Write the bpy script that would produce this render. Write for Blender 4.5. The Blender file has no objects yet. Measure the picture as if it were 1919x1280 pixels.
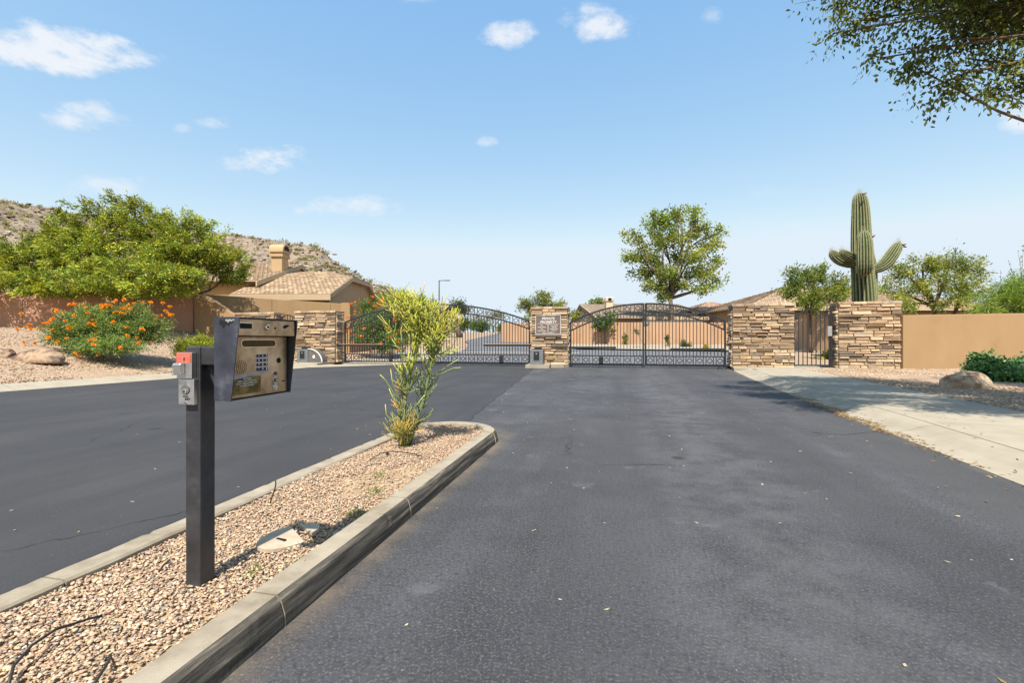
import bpy, math, random
import numpy as np
from mathutils import Vector, Matrix, noise

random.seed(11)
rng = np.random.default_rng(11)
R = math.radians
S = bpy.context.scene
COL = S.collection

# ------------------------------------------------------------------ camera, sky, sun, exposure
TH = R(12.75)                      # the road runs along +Y; the camera looks 12.75 deg to the side of it
F, CX, HY, H = 853.0, 959.5, 637.0, 1.25
cam_d = bpy.data.cameras.new('camera')
cam = bpy.data.objects.new('camera', cam_d)
COL.objects.link(cam)
cam.location = (0, 0, H)
cam.rotation_euler = (R(90), 0, TH)
cam_d.sensor_width = 36.0
cam_d.lens = 36.0 * F / 1919.0
cam_d.shift_y = -3.0 / 1919.0
cam_d.clip_start = 0.05
cam_d.clip_end = 8000
S.camera = cam

SUN_EL = 58.0
w = bpy.data.worlds.new('World')
S.world = w
w.use_nodes = True
nt = w.node_tree
for n in list(nt.nodes):
    nt.nodes.remove(n)


def wn(t, **kw):
    n = nt.nodes.new(t)
    for k, v in kw.items():
        setattr(n, k, v)
    return n


def wmath(op, a, b=None, c=None, clamp=False):
    n = wn('ShaderNodeMath', operation=op, use_clamp=clamp)
    for i, x in enumerate((a, b, c)):
        if x is None:
            continue
        if isinstance(x, (int, float)):
            n.inputs[i].default_value = x
        else:
            nt.links.new(x, n.inputs[i])
    return n.outputs[0]


def wdot(vec, c):
    n = wn('ShaderNodeVectorMath', operation='DOT_PRODUCT')
    nt.links.new(vec, n.inputs[0])
    n.inputs[1].default_value = c
    return n.outputs['Value']


sky = wn('ShaderNodeTexSky', sky_type='NISHITA')
sky.sun_disc = False
sky.sun_elevation = R(SUN_EL)
sky.sun_rotation = R(180)
sky.altitude = 400
sky.air_density = 1.0
sky.dust_density = 0.25
sky.ozone_density = 2.6
hsv = wn('ShaderNodeHueSaturation')
hsv.inputs['Hue'].default_value = 0.5
hsv.inputs['Saturation'].default_value = 0.9
hsv.inputs['Value'].default_value = 1.3
nt.links.new(sky.outputs[0], hsv.inputs['Color'])
sep = wn('ShaderNodeSeparateColor')
nt.links.new(hsv.outputs[0], sep.inputs[0])
comb = wn('ShaderNodeCombineColor')
for i, (pw, ml, mx_) in enumerate(((1.0, 1.02, 3.75), (.58, 1.70, 4.3), (.20, 3.3, 4.8))):     # camera-like response of the hazy desert sky
    nt.links.new(wmath('MINIMUM', wmath('MULTIPLY', wmath('POWER', sep.outputs[i], pw), ml), mx_), comb.inputs[i])
skycol = comb.outputs[0]
geo = wn('ShaderNodeTexCoord')
direction = geo.outputs['Generated']
mp = wn('ShaderNodeMapping')
mp.inputs['Scale'].default_value = (1, 1, 2.2)
nt.links.new(direction, mp.inputs['Vector'])
nz = wn('ShaderNodeTexNoise')
nz.inputs['Scale'].default_value = 11
nz.inputs['Detail'].default_value = 8
nz.inputs['Roughness'].default_value = 0.6
nt.links.new(mp.outputs[0], nz.inputs['Vector'])
nz2 = wn('ShaderNodeTexNoise')
nz2.inputs['Scale'].default_value = 26
nz2.inputs['Detail'].default_value = 8
nz2.inputs['Roughness'].default_value = 0.65
nt.links.new(mp.outputs[0], nz2.inputs['Vector'])
nmix = wmath('ADD', wmath('MULTIPLY', nz.outputs['Fac'], 1.3), wmath('MULTIPLY', nz2.outputs['Fac'], 0.9))
nval = wmath('SUBTRACT', nmix, 1.1)


def ray(x, y):
    l, u = (x - CX) / F, (HY - y) / F
    v = Vector((l * math.cos(TH) - math.sin(TH), l * math.sin(TH) + math.cos(TH), u))
    return v.normalized()


CLOUDS = [  # direction (through the picture point), half width, half height, density
    (50, 88, 120, 50, 1.0), (150, 104, 120, 40, 1.0), (245, 110, 70, 26, .85), (165, 220, 82, 27, .75), (408, 229, 36, 14, .5), (343, 241, 20, 9, .35),
    (500, 300, 64, 29, .85), (440, 308, 48, 17, .6), (190, 352, 85, 24, .5), (665, 388, 95, 20, .6), (958, 68, 56, 28, .8),
    (1118, 46, 72, 36, .8), (1337, 32, 24, 18, .35), (912, 265, 22, 10, .5), (1912, 218, 42, 34, .7), (1440, 360, 50, 20, .22),
    (1440, 415, 85, 22, .22), (785, -4, 45, 14, .4), (-330, 180, 150, 46, .9), (2300, 150, 130, 50, .8), (2500, 330, 110, 30, .6),
    (-500, 330, 130, 30, .6), (620, -240, 150, 60, .7), (1500, -300, 170, 70, .7)]
mask = None
for (x, y, a, b, den) in CLOUDS:
    c = ray(x, y)
    e1, e2 = ray(x + a * 1.12, y) - c, ray(x, y - b * 1.2) - c
    e1, e2 = e1 - c * e1.dot(c), e2 - c * e2.dot(c)
    g11, g12, g22 = e1.dot(e1), e1.dot(e2), e2.dot(e2)
    det = g11 * g22 - g12 * g12
    p = wdot(direction, (e1 * g22 - e2 * g12) / det)
    q = wdot(direction, (e2 * g11 - e1 * g12) / det)
    f = wmath('GREATER_THAN', wdot(direction, c), 0.0)
    qf = wmath('MULTIPLY', wmath('MINIMUM', q, 0.0), 1.25)
    q2 = wmath('ADD', wmath('MAXIMUM', q, 0.0), qf)
    r2 = wmath('ADD', wmath('MULTIPLY', p, p), wmath('MULTIPLY', q2, q2))
    m = wmath('ADD', wmath('SUBTRACT', 0.95, r2), wmath('MULTIPLY', nval, 2.6))
    m = wmath('MULTIPLY', wmath('MULTIPLY', m, 0.78, clamp=True), den)
    m = wmath('MULTIPLY', m, f)
    mask = m if mask is None else wmath('MAXIMUM', mask, m)
ms = wn('ShaderNodeMapRange', interpolation_type='SMOOTHSTEP')
ms.inputs['From Min'].default_value = 0.0
ms.inputs['From Max'].default_value = 0.95
ms.inputs['To Max'].default_value = 0.92
nt.links.new(mask, ms.inputs['Value'])
mixc = wn('ShaderNodeMix', data_type='RGBA')
mixc.inputs['B'].default_value = (4.45, 4.6, 4.85, 1)
nt.links.new(ms.outputs[0], mixc.inputs['Factor'])
nt.links.new(skycol, mixc.inputs['A'])
bg = wn('ShaderNodeBackground')
bg.inputs['Strength'].default_value = 0.112
nt.links.new(mixc.outputs['Result'], bg.inputs['Color'])
nt.links.new(bg.outputs[0], wn('ShaderNodeOutputWorld').inputs['Surface'])

sun_d = bpy.data.lights.new('sun', 'SUN')
sun_d.energy = 5.0
sun_d.angle = R(0.53)
sun_d.color = (1.0, 0.92, 0.80)
sun = bpy.data.objects.new('sun', sun_d)
COL.objects.link(sun)
sun.rotation_euler = (R(90 - SUN_EL), 0, R(0.6))
sun.location = (0, -30, 50)

S.view_settings.view_transform = 'Standard'
S.view_settings.look = 'None'
S.view_settings.exposure = 0.85
S.view_settings.gamma = 1.0
S.view_settings.use_curve_mapping = False
S.cycles.max_bounces = 6
S.cycles.transparent_max_bounces = 8
S.cycles.caustics_reflective = False
S.cycles.caustics_refractive = False


# ------------------------------------------------------------------ places
def cw(l, d, z):                       # across / away from the camera point -> world
    return (l * math.cos(TH) - d * math.sin(TH), l * math.sin(TH) + d * math.cos(TH), z)


def px(x, y, d):                       # a point seen in the photograph at (x, y), d metres away
    return cw((x - CX) / F * d, d, H - (y - HY) * d / F)


def sstep(x):
    x = np.clip(x, 0, 1)
    return x * x * (3 - 2 * x)


VR = np.array([-60, 1, 4.74, 7.53, 10.8, 16, 19.5, 21.7, 26])
UR = np.array([2.9, 3.3, 3.40, 3.62, 3.85, 4.25, 4.62, 4.77, 5.2])
VL = np.array([-60, -10, 2, 7.9, 11.6, 17.6, 21.2, 26])
UL = np.array([-22., -18.3, -15.4, -14.34, -13.9, -13.45, -13.5, -13.8])
VS = np.array([-60, 4, 8.73, 12.1, 16.7, 20.6, 26])
US = np.array([5.6, 6.0, 6.26, 6.48, 6.9, 7.1, 7.4])


def uR(v): return np.interp(v, VR, UR)
def uL(v): return np.interp(v, VL, UL)
def uS(v): return np.interp(v, VS, US)


def slope(v):
    v = np.asarray(v, float)
    return np.where(v < 21, 0, np.where(v < 40, .045 * (v - 21), np.minimum(.855 + .07 * (v - 40), 2.15)))


def zg(u, v):                          # the height of the ground
    u = np.asarray(u, float)
    v = np.asarray(v, float)
    base = slope(v)
    s = np.maximum(0, uL(v) - .95 - u)
    pad = 1 - sstep((u + 21.3) / 1.2) * sstep((v - 17.3) / 1.8)
    left = np.where(s > 0, .11 + np.minimum(.19 * s, 1.62) * np.where(v > 24, 1, pad) * (1 - sstep((v - 22.5) / 5)), 0)
    rr = np.maximum(0, u - uS(v))
    right = np.where(u > uS(v), .115 + np.minimum(.012 * rr, .12), 0)
    return base + left + right


def zf(u, v): return float(zg(u, v))


# ------------------------------------------------------------------ materials
def material(name, cols=None, scale=4.0, detail=6, rough=.8, bump=0.0, bscale=None, metal=0.0, attr=None, attr_mix=1.0,
             objrand=None, spec=.35, stretch=(1, 1, 1), coat=0, dist=.02, ramp=(.32, .68)):
    m = bpy.data.materials.new(name)
    m.use_nodes = True
    t = m.node_tree
    b = t.nodes['Principled BSDF']
    b.inputs['Roughness'].default_value = rough
    b.inputs['Metallic'].default_value = metal
    b.inputs['Specular IOR Level'].default_value = spec
    if coat:
        b.inputs['Coat Weight'].default_value = coat
        b.inputs['Coat Roughness'].default_value = .15
    tc = t.nodes.new('ShaderNodeTexCoord')
    mpn = t.nodes.new('ShaderNodeMapping')
    mpn.inputs['Scale'].default_value = stretch
    t.links.new(tc.outputs['Object'], mpn.inputs['Vector'])
    out = None
    if cols:
        n = t.nodes.new('ShaderNodeTexNoise')
        n.inputs['Scale'].default_value = scale
        n.inputs['Detail'].default_value = detail
        n.inputs['Roughness'].default_value = .62
        t.links.new(mpn.outputs[0], n.inputs['Vector'])
        r = t.nodes.new('ShaderNodeValToRGB')
        e = r.color_ramp.elements
        k = len(cols)
        for i, c in enumerate(cols):
            p = ramp[0] + (ramp[1] - ramp[0]) * (i / max(1, k - 1))
            el = e[i] if i < 2 else e.new(p)
            el.position = p
            el.color = (*c, 1)
        t.links.new(n.outputs['Fac'], r.inputs['Fac'])
        out = r.outputs['Color']
    if attr:
        a = t.nodes.new('ShaderNodeAttribute')
        a.attribute_name = attr
        if out is None:
            out = a.outputs['Color']
        else:
            mx = t.nodes.new('ShaderNodeMix')
            mx.data_type = 'RGBA'
            mx.blend_type = 'MULTIPLY'
            mx.inputs['Factor'].default_value = attr_mix
            t.links.new(out, mx.inputs['A'])
            t.links.new(a.outputs['Color'], mx.inputs['B'])
            out = mx.outputs['Result']
    if objrand:
        oi = t.nodes.new('ShaderNodeObjectInfo')
        r = t.nodes.new('ShaderNodeValToRGB')
        r.color_ramp.interpolation = 'LINEAR'
        e = r.color_ramp.elements
        for i, c in enumerate(objrand):
            p = i / max(1, len(objrand) - 1)
            el = e[i] if i < 2 else e.new(p)
            el.position = p
            el.color = (*c, 1)
        t.links.new(oi.outputs['Random'], r.inputs['Fac'])
        if out is None:
            out = r.outputs['Color']
        else:
            mx = t.nodes.new('ShaderNodeMix')
            mx.data_type = 'RGBA'
            mx.blend_type = 'MULTIPLY'
            mx.inputs['Factor'].default_value = 1
            t.links.new(out, mx.inputs['A'])
            t.links.new(r.outputs['Color'], mx.inputs['B'])
            out = mx.outputs['Result']
    t.links.new(out, b.inputs['Base Color'])
    if bump:
        n = t.nodes.new('ShaderNodeTexNoise')
        n.inputs['Scale'].default_value = bscale or scale * 6
        n.inputs['Detail'].default_value = 5
        t.links.new(mpn.outputs[0], n.inputs['Vector'])
        bp = t.nodes.new('ShaderNodeBump')
        bp.inputs['Strength'].default_value = bump
        bp.inputs['Distance'].default_value = dist
        t.links.new(n.outputs['Fac'], bp.inputs['Height'])
        t.links.new(bp.outputs[0], b.inputs['Normal'])
    return m


def leaf_material(name, trans=.45, rough=.5, spec=.3):
    m = bpy.data.materials.new(name)
    m.use_nodes = True
    t = m.node_tree
    b = t.nodes['Principled BSDF']
    b.inputs['Roughness'].default_value = rough
    b.inputs['Specular IOR Level'].default_value = spec
    a = t.nodes.new('ShaderNodeAttribute')
    a.attribute_name = 'Col'
    t.links.new(a.outputs['Color'], b.inputs['Base Color'])
    tr = t.nodes.new('ShaderNodeBsdfTranslucent')
    mx = t.nodes.new('ShaderNodeMix')
    mx.data_type = 'RGBA'
    mx.blend_type = 'MULTIPLY'
    mx.inputs['Factor'].default_value = 1
    mx.inputs['B'].default_value = (1.5, 1.55, .6, 1)
    t.links.new(a.outputs['Color'], mx.inputs['A'])
    t.links.new(mx.outputs['Result'], tr.inputs['Color'])
    ms_ = t.nodes.new('ShaderNodeMixShader')
    ms_.inputs[0].default_value = trans
    t.links.new(b.outputs[0], ms_.inputs[1])
    t.links.new(tr.outputs[0], ms_.inputs[2])
    t.links.new(ms_.outputs[0], t.nodes['Material Output'].inputs['Surface'])
    return m


def asphalt_material():
    m = bpy.data.materials.new('asphalt')
    m.use_nodes = True
    t = m.node_tree
    L = t.links.new
    b = t.nodes['Principled BSDF']
    b.inputs['Specular IOR Level'].default_value = .3
    g = t.nodes.new('ShaderNodeNewGeometry')
    P = g.outputs['Position']

    def noise_(sc, det=5, ro=.6, vec=P):
        n = t.nodes.new('ShaderNodeTexNoise')
        n.inputs['Scale'].default_value = sc
        n.inputs['Detail'].default_value = det
        n.inputs['Roughness'].default_value = ro
        L(vec, n.inputs['Vector'])
        return n.outputs['Fac']

    def mr(x, a, b_, c, d, smooth=False):
        n = t.nodes.new('ShaderNodeMapRange')
        if smooth:
            n.interpolation_type = 'SMOOTHSTEP'
        n.inputs[1].default_value = a
        n.inputs[2].default_value = b_
        n.inputs[3].default_value = c
        n.inputs[4].default_value = d
        L(x, n.inputs[0])
        return n.outputs[0]

    def mm(op, a, b_):
        n = t.nodes.new('ShaderNodeMath')
        n.operation = op
        for i, x in enumerate((a, b_)):
            if isinstance(x, (int, float)):
                n.inputs[i].default_value = x
            else:
                L(x, n.inputs[i])
        return n.outputs[0]

    def mix(f, a, b_):
        n = t.nodes.new('ShaderNodeMix')
        n.data_type = 'RGBA'
        for k, x in (('Factor', f), ('A', a), ('B', b_)):
            if isinstance(x, (int, float)):
                n.inputs[k].default_value = x
            elif isinstance(x, tuple):
                n.inputs[k].default_value = (*x, 1)
            else:
                L(x, n.inputs[k])
        return n.outputs['Result']

    sx = t.nodes.new('ShaderNodeSeparateXYZ')
    L(P, sx.inputs[0])
    X, Y = sx.outputs[0], sx.outputs[1]
    wob = mr(noise_(1.2, 3), 0, 1, -.12, .12)
    # the newer, smoother lane lies on the far side of the seam between the island's nose and the stone pier
    seam = mm('ADD', mm('ADD', X, mm('MULTIPLY', mm('SUBTRACT', Y, 6.0), .096)), mm('ADD', wob, 2.15))
    lane = mr(seam, -.03, .03, 0, 1)
    big = noise_(.55, 4)
    mid = noise_(2.6, 6, .7)
    fine = noise_(75, 4, .75)
    vfine = noise_(260, 3, .7)
    strm = t.nodes.new('ShaderNodeMapping')
    strm.inputs['Scale'].default_value = (1.6, .12, 1)
    L(P, strm.inputs['Vector'])
    streak = noise_(1.0, 4, .6, strm.outputs[0])
    old = mix(mr(mm('ADD', mm('MULTIPLY', big, .7), mm('MULTIPLY', mid, .5)), .46, .74, 0, 1), (.034, .0355, .042), (.072, .074, .084))
    new = mix(mr(big, .35, .65, 0, 1), (.031, .031, .034), (.045, .045, .048))
    base = mix(lane, new, old)
    base = mix(mr(streak, .47, .68, 0, .6), base, (.026, .0265, .031))
    # aggregate
    base = mix(mm('MULTIPLY', mr(fine, .50, .68, 0, 1), mm('ADD', mm('MULTIPLY', lane, .62), .14)), base, (.17, .162, .155))
    base = mix(mm('MULTIPLY', mr(noise_(38, 3, .7), .5, .3, 0, .75), lane), base, (.022, .022, .026))
    base = mix(mr(vfine, .56, .8, 0, .4), base, (.15, .148, .15))
    base = mix(mr(vfine, .46, .25, 0, .6), base, (.012, .012, .014))
    vo = t.nodes.new('ShaderNodeTexVoronoi')
    vo.inputs['Scale'].default_value = 17
    L(P, vo.inputs['Vector'])
    spk = mr(vo.outputs['Distance'], .07, .035, 0, 1)
    cs = t.nodes.new('ShaderNodeSeparateXYZ')
    L(vo.outputs['Color'], cs.inputs[0])
    spk = mm('MULTIPLY', spk, mr(cs.outputs[0], .55, .57, 0, .85))
    base = mix(spk, base, (.30, .26, .2))
    # worn grey patches
    pat = mr(mm('ADD', noise_(1.7, 5, .55), mm('MULTIPLY', noise_(7, 3), .12)), .70, .735, 0, .45)
    base = mix(mm('MULTIPLY', pat, lane), base, (.115, .12, .128))
    # band of newer seal along the gutter, and the seam of it
    edge = mm('ADD', mm('SUBTRACT', X, mm('MULTIPLY', Y, .072)), mm('MULTIPLY', wob, .6))
    band = mr(edge, 2.27, 2.32, 0, 1)
    base = mix(mm('MULTIPLY', band, .6), base, (.062, .062, .064))
    seamline = mm('MULTIPLY', mr(mm('ABSOLUTE', seam, 0), 0.03, .0, 0, .8), mr(Y, 5.8, 6.6, 0, 1))
    base = mix(seamline, base, (.016, .016, .018))
    # tyre tracks, oil drips, cracks and dirt along the kerbs
    for c_ in (-.15, 1.75):
        tr = mr(mm('ABSOLUTE', mm('ADD', mm('SUBTRACT', X, mm('MULTIPLY', Y, .03)), mm('SUBTRACT', mm('MULTIPLY', wob, 1.4), c_)), 0), .52, .12, 0, 1, True)
        base = mix(mm('MULTIPLY', tr, mr(mid, .35, .65, .12, .42)), base, (.040, .040, .044))
    worn = mr(mm('ABSOLUTE', mm('ADD', mm('SUBTRACT', X, mm('MULTIPLY', Y, .03)), mm('SUBTRACT', mm('MULTIPLY', wob, 2), .8)), 0), .75, .2, 0, 1, True)
    base = mix(mm('MULTIPLY', worn, mr(mid, .4, .62, 0, .42)), base, (.10, .102, .109))
    vd = t.nodes.new('ShaderNodeTexVoronoi')
    vd.inputs['Scale'].default_value = 1.15
    L(P, vd.inputs['Vector'])
    dc = t.nodes.new('ShaderNodeSeparateXYZ')
    L(vd.outputs['Color'], dc.inputs[0])
    drip = mm('MULTIPLY', mr(mm('ADD', vd.outputs['Distance'], mm('MULTIPLY', wob, .35)), .13, .05, 0, .75, True), mr(dc.outputs[1], .74, .76, 0, 1))
    base = mix(drip, base, (.018, .018, .02))
    wv = t.nodes.new('ShaderNodeVectorMath')
    wv.operation = 'MULTIPLY_ADD'
    nn = t.nodes.new('ShaderNodeTexNoise')
    nn.inputs['Scale'].default_value = 1.6
    nn.inputs['Detail'].default_value = 6
    L(P, nn.inputs['Vector'])
    wv.inputs[1].default_value = (.7, .7, 0)
    L(nn.outputs['Color'], wv.inputs[0])
    L(P, wv.inputs[2])
    ve = t.nodes.new('ShaderNodeTexVoronoi')
    ve.feature = 'DISTANCE_TO_EDGE'
    ve.inputs['Scale'].default_value = .34
    L(wv.outputs[0], ve.inputs['Vector'])
    crk = mm('MULTIPLY', mr(ve.outputs['Distance'], .0042, .0012, 0, .85), mr(noise_(.33, 3), .50, .58, 0, 1))
    base = mix(crk, base, (.013, .013, .014))
    du = mm('ABSOLUTE', mm('ADD', X, 2.03), 0)
    dirt = mm('MULTIPLY', mr(mm('ADD', du, mm('MULTIPLY', wob, .7)), .82, .63, 0, 1, True), mm('MULTIPLY', mr(Y, 6.4, 5.4, 0, 1), mr(mid, .36, .6, .15, .9)))
    base = mix(mm('MULTIPLY', dirt, .6), base, (.20, .155, .105))
    dg = mm('ADD', edge, mm('MULTIPLY', mr(Y, 6, 1.5, 0, 1), 0.0))
    base = mix(mm('MULTIPLY', mr(dg, 2.93, 3.12, 0, .5, True), mr(mid, .4, .6, 0, 1)), base, (.17, .135, .095))
    L(base, b.inputs['Base Color'])
    L(mr(big, .3, .7, .72, .86), b.inputs['Roughness'])
    hgt = mm('ADD', mm('MULTIPLY', fine, 1.0), mm('MULTIPLY', vfine, .5))
    bp = t.nodes.new('ShaderNodeBump')
    bp.inputs['Distance'].default_value = .008
    L(mm('ADD', mm('MULTIPLY', lane, .5), .25), bp.inputs['Strength'])
    L(hgt, bp.inputs['Height'])
    L(bp.outputs[0], b.inputs['Normal'])
    return m


def gravel_material():
    m = bpy.data.materials.new('gravel_ground')
    m.use_nodes = True
    t = m.node_tree
    L = t.links.new
    b = t.nodes['Principled BSDF']
    b.inputs['Roughness'].default_value = .9
    b.inputs['Specular IOR Level'].default_value = .2
    g = t.nodes.new('ShaderNodeNewGeometry')
    v = t.nodes.new('ShaderNodeTexVoronoi')
    v.inputs['Scale'].default_value = 26
    L(g.outputs['Position'], v.inputs['Vector'])
    r = t.nodes.new('ShaderNodeValToRGB')
    s = t.nodes.new('ShaderNodeSeparateXYZ')
    L(v.outputs['Color'], s.inputs[0])
    for i, (p, c) in enumerate([(0, (.17, .12, .08)), (.35, (.28, .20, .135)), (.7, (.36, .265, .185)), (1, (.44, .35, .26))]):
        e = r.color_ramp.elements[i] if i < 2 else r.color_ramp.elements.new(p)
        e.position = p
        e.color = (*c, 1)
    L(s.outputs[0], r.inputs['Fac'])
    n = t.nodes.new('ShaderNodeTexNoise')
    n.inputs['Scale'].default_value = .8
    n.inputs['Detail'].default_value = 6
    L(g.outputs['Position'], n.inputs['Vector'])
    mx = t.nodes.new('ShaderNodeMix')
    mx.data_type = 'RGBA'
    mx.inputs['B'].default_value = (.31, .222, .148, 1)
    mr = t.nodes.new('ShaderNodeMapRange')
    mr.inputs[1].default_value = .35
    mr.inputs[2].default_value = .7
    mr.inputs[3].default_value = .1
    mr.inputs[4].default_value = .75
    L(n.outputs['Fac'], mr.inputs[0])
    L(mr.outputs[0], mx.inputs['Factor'])
    L(r.outputs['Color'], mx.inputs['A'])
    L(mx.outputs['Result'], b.inputs['Base Color'])
    bp = t.nodes.new('ShaderNodeBump')
    bp.inputs['Strength'].default_value = .8
    bp.inputs['Distance'].default_value = .02
    bp.invert = True
    L(v.outputs['Distance'], bp.inputs['Height'])
    L(bp.outputs[0], b.inputs['Normal'])
    return m


MT = {}
MT['asphalt'] = asphalt_material()
MT['gravel'] = gravel_material()
MT['asphalt_sunlit'] = material('pale_sunlit_asphalt', [(.085, .087, .095), (.115, .118, .128), (.135, .137, .146)], scale=.9, detail=9, rough=.85, bump=.3, bscale=60, dist=.005)  # paler asphalt beyond the gates: brightness of grazing sun put into the colour
MT['stucco_peach'] = material('peach_stucco', [(.36, .215, .125), (.42, .26, .155), (.46, .29, .18)], scale=1.0, detail=9, rough=.92, bump=.3, bscale=80, dist=.006, stretch=(1, 1, .4))
MT['stonelet'] = material('gravel_stone', attr='Col', rough=.85, spec=.25)
MT['concrete'] = material('concrete', [(.26, .225, .172), (.30, .265, .205), (.325, .29, .23)], scale=2.2, detail=9, rough=.88, bump=.25, bscale=160, dist=.004)
MT['kerb_concrete'] = material('kerb_concrete', [(.19, .158, .115), (.265, .228, .172), (.31, .272, .21)], scale=5, detail=9, rough=.9, bump=.35, bscale=120, dist=.004)
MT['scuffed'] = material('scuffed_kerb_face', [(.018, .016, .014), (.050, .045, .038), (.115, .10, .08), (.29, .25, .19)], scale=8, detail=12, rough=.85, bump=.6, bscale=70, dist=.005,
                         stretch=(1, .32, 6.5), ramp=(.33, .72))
MT['stucco'] = material('tan_stucco', [(.255, .165, .085), (.30, .195, .10), (.315, .205, .108), (.335, .222, .12)], scale=1.3, detail=10, rough=.92, bump=.4, bscale=90, dist=.006, stretch=(1, 1, .45), ramp=(.28, .74))
MT['stucco_pink'] = material('rose_tan_stucco', [(.34, .18, .12), (.395, .22, .148), (.415, .238, .162), (.44, .258, .176)], scale=1.3, detail=10, rough=.92, bump=.4, bscale=90, dist=.006, stretch=(1, 1, .45), ramp=(.28, .74))
MT['stucco_house'] = material('house_stucco', [(.38, .265, .145), (.42, .30, .17)], scale=1.5, detail=8, rough=.92, bump=.3, bscale=70, dist=.006)
MT['stucco_pale'] = material('pale_stucco', [(.50, .40, .29), (.56, .45, .33)], scale=1.5, rough=.92, bump=.3, bscale=70, dist=.006)
MT['stucco_grey'] = material('grey_stucco', [(.16, .15, .14), (.2, .185, .17)], scale=1.5, rough=.92)
MT['trim'] = material('roof_fascia', [(.40, .30, .19), (.45, .34, .22)], scale=3, rough=.7)
MT['tile'] = material('roof_tile', [(.75, .72, .68), (1.0, 1.0, 1.0)], scale=8, detail=6, attr='Col', rough=.85, bump=.2, bscale=40)
MT['ledge'] = material('ledge_stone', [(.55, .50, .46), (.85, .8, .75), (1.05, 1.0, .95)], scale=5, detail=9, rough=.88, bump=.7, bscale=26, dist=.02,
                       objrand=[(.60, .45, .29), (.40, .28, .185), (.66, .52, .35), (.30, .25, .20), (.56, .41, .26), (.72, .58, .41), (.38, .32, .26), (.62, .47, .31), (.20, .17, .15), (.53, .39, .25)])
MT['mortar'] = material('dark_mortar', [(.05, .042, .035), (.09, .075, .06)], scale=8, rough=.95)
MT['iron'] = material('black_iron', [(.012, .0125, .016), (.02, .021, .026)], scale=9, rough=.42, spec=.5)
MT['box_grey'] = material('grey_enamel', [(.11, .125, .135), (.15, .165, .175)], scale=5, rough=.5, spec=.5)
MT['black_plastic'] = material('black_plastic', [(.012, .012, .013), (.02, .02, .02)], scale=6, rough=.45, spec=.45)
MT['post_black'] = material('black_painted_steel', [(.018, .018, .021), (.034, .034, .039), (.075, .075, .085)], scale=7, detail=10, rough=.42, spec=.55, bump=.1, bscale=60, dist=.003, ramp=(.35, .75))
MT['hood_black'] = material('weathered_blue_black_paint', [(.012, .014, .02), (.035, .039, .056), (.12, .125, .155)], scale=7, detail=10, rough=.33, spec=.6, bump=.1, bscale=50, dist=.003, ramp=(.3, .74))
MT['steel'] = material('worn_steel_warm_reflection', [(.25, .175, .10), (.48, .36, .235), (.68, .55, .40)], scale=8, detail=5, rough=.38, metal=.85, bump=.05, bscale=200, dist=.0005)  # worn steel; warm reflection of the tan ground opposite tinted into its colour
MT['steel_plain'] = material('plain_steel', [(.50, .49, .48), (.68, .67, .65)], scale=20, detail=8, rough=.38, metal=.9)
MT['chrome'] = material('polished_steel', [(.7, .7, .72), (.8, .8, .8)], scale=20, rough=.18, metal=1.0)
MT['badge'] = material('tarnished_brass_notice', [(.05, .035, .012), (.15, .10, .025), (.30, .20, .05)], scale=26, detail=10, rough=.45, metal=.3, spec=.4)
MT['red'] = material('red_sticker', [(.48, .10, .065), (.60, .16, .11)], scale=40, rough=.5)
MT['lcd'] = material('dark_display', [(.006, .014, .012), (.014, .024, .018)], scale=14, rough=.12, spec=.6)
MT['void'] = material('dark_opening', [(.004, .004, .004), (.008, .008, .008)], scale=4, rough=.8)
MT['white_print'] = material('white_print', [(.74, .72, .68), (.8, .78, .75)], scale=8, rough=.6)
MT['key_blue'] = material('dark_blue_key', [(.03, .035, .075), (.05, .055, .10)], scale=30, rough=.35, metal=.2)
MT['grey_strip'] = material('scuffed_grey_strip', [(.26, .25, .25), (.46, .44, .43)], scale=30, detail=8, rough=.5, metal=.4)
MT['sign_brown'] = material('brown_sign_panel', [(.125, .092, .080), (.15, .112, .097)], scale=4, rough=.55)
MT['sign_print'] = material('weathered_white_paint', [(.46, .44, .41), (.56, .54, .51)], scale=14, detail=6, rough=.7)
MT['bark'] = material('brown_bark', [(.085, .06, .045), (.17, .125, .09)], scale=9, detail=8, rough=.95, bump=.7, bscale=25)
MT['bark_grey'] = material('grey_bark', [(.11, .095, .08), (.21, .18, .15)], scale=9, detail=8, rough=.95, bump=.6, bscale=25)
MT['leaf'] = leaf_material('leaf')
MT['leaf_glossy'] = leaf_material('glossy_leaf', .2, .32, .5)
MT['petal'] = leaf_material('petal', .35, .6, .2)
MT['leaf_fine'] = leaf_material('fine_leaf', .28, .55, .25)
MT['succulent'] = material('succulent_stem', attr='Col', rough=.5, spec=.4)
MT['cactus'] = material('cactus_skin', [(.8, .8, .8), (1.1, 1.1, 1.1)], scale=6, attr='Col', rough=.75, bump=.25, bscale=60)
MT['rock'] = material('boulder_rock', [(.07, .05, .04), (.30, .20, .12), (.46, .36, .25), (.14, .10, .08)], scale=2.2, detail=10, rough=.92, bump=.8, bscale=9, ramp=(.3, .72), dist=.03)
MT['rock_dark'] = material('dark_boulder_rock', [(.03, .02, .017), (.10, .06, .045), (.36, .25, .16), (.09, .07, .06)], scale=1.8, detail=10, rough=.92, bump=.8, bscale=9, ramp=(.3, .7), dist=.03)
MT['hill'] = material('hillside', [(.085, .065, .045), (.17, .132, .093), (.235, .185, .135), (.12, .105, .062)], scale=.3, detail=12, rough=.95, bump=1.0, bscale=.6, dist=.6, ramp=(.34, .68))
MT['hill_rock'] = material('hill_rock', attr='Col', rough=.92)
MT['pipe'] = material('black_tubing', [(.012, .012, .013), (.025, .025, .027)], scale=20, rough=.5)
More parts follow.
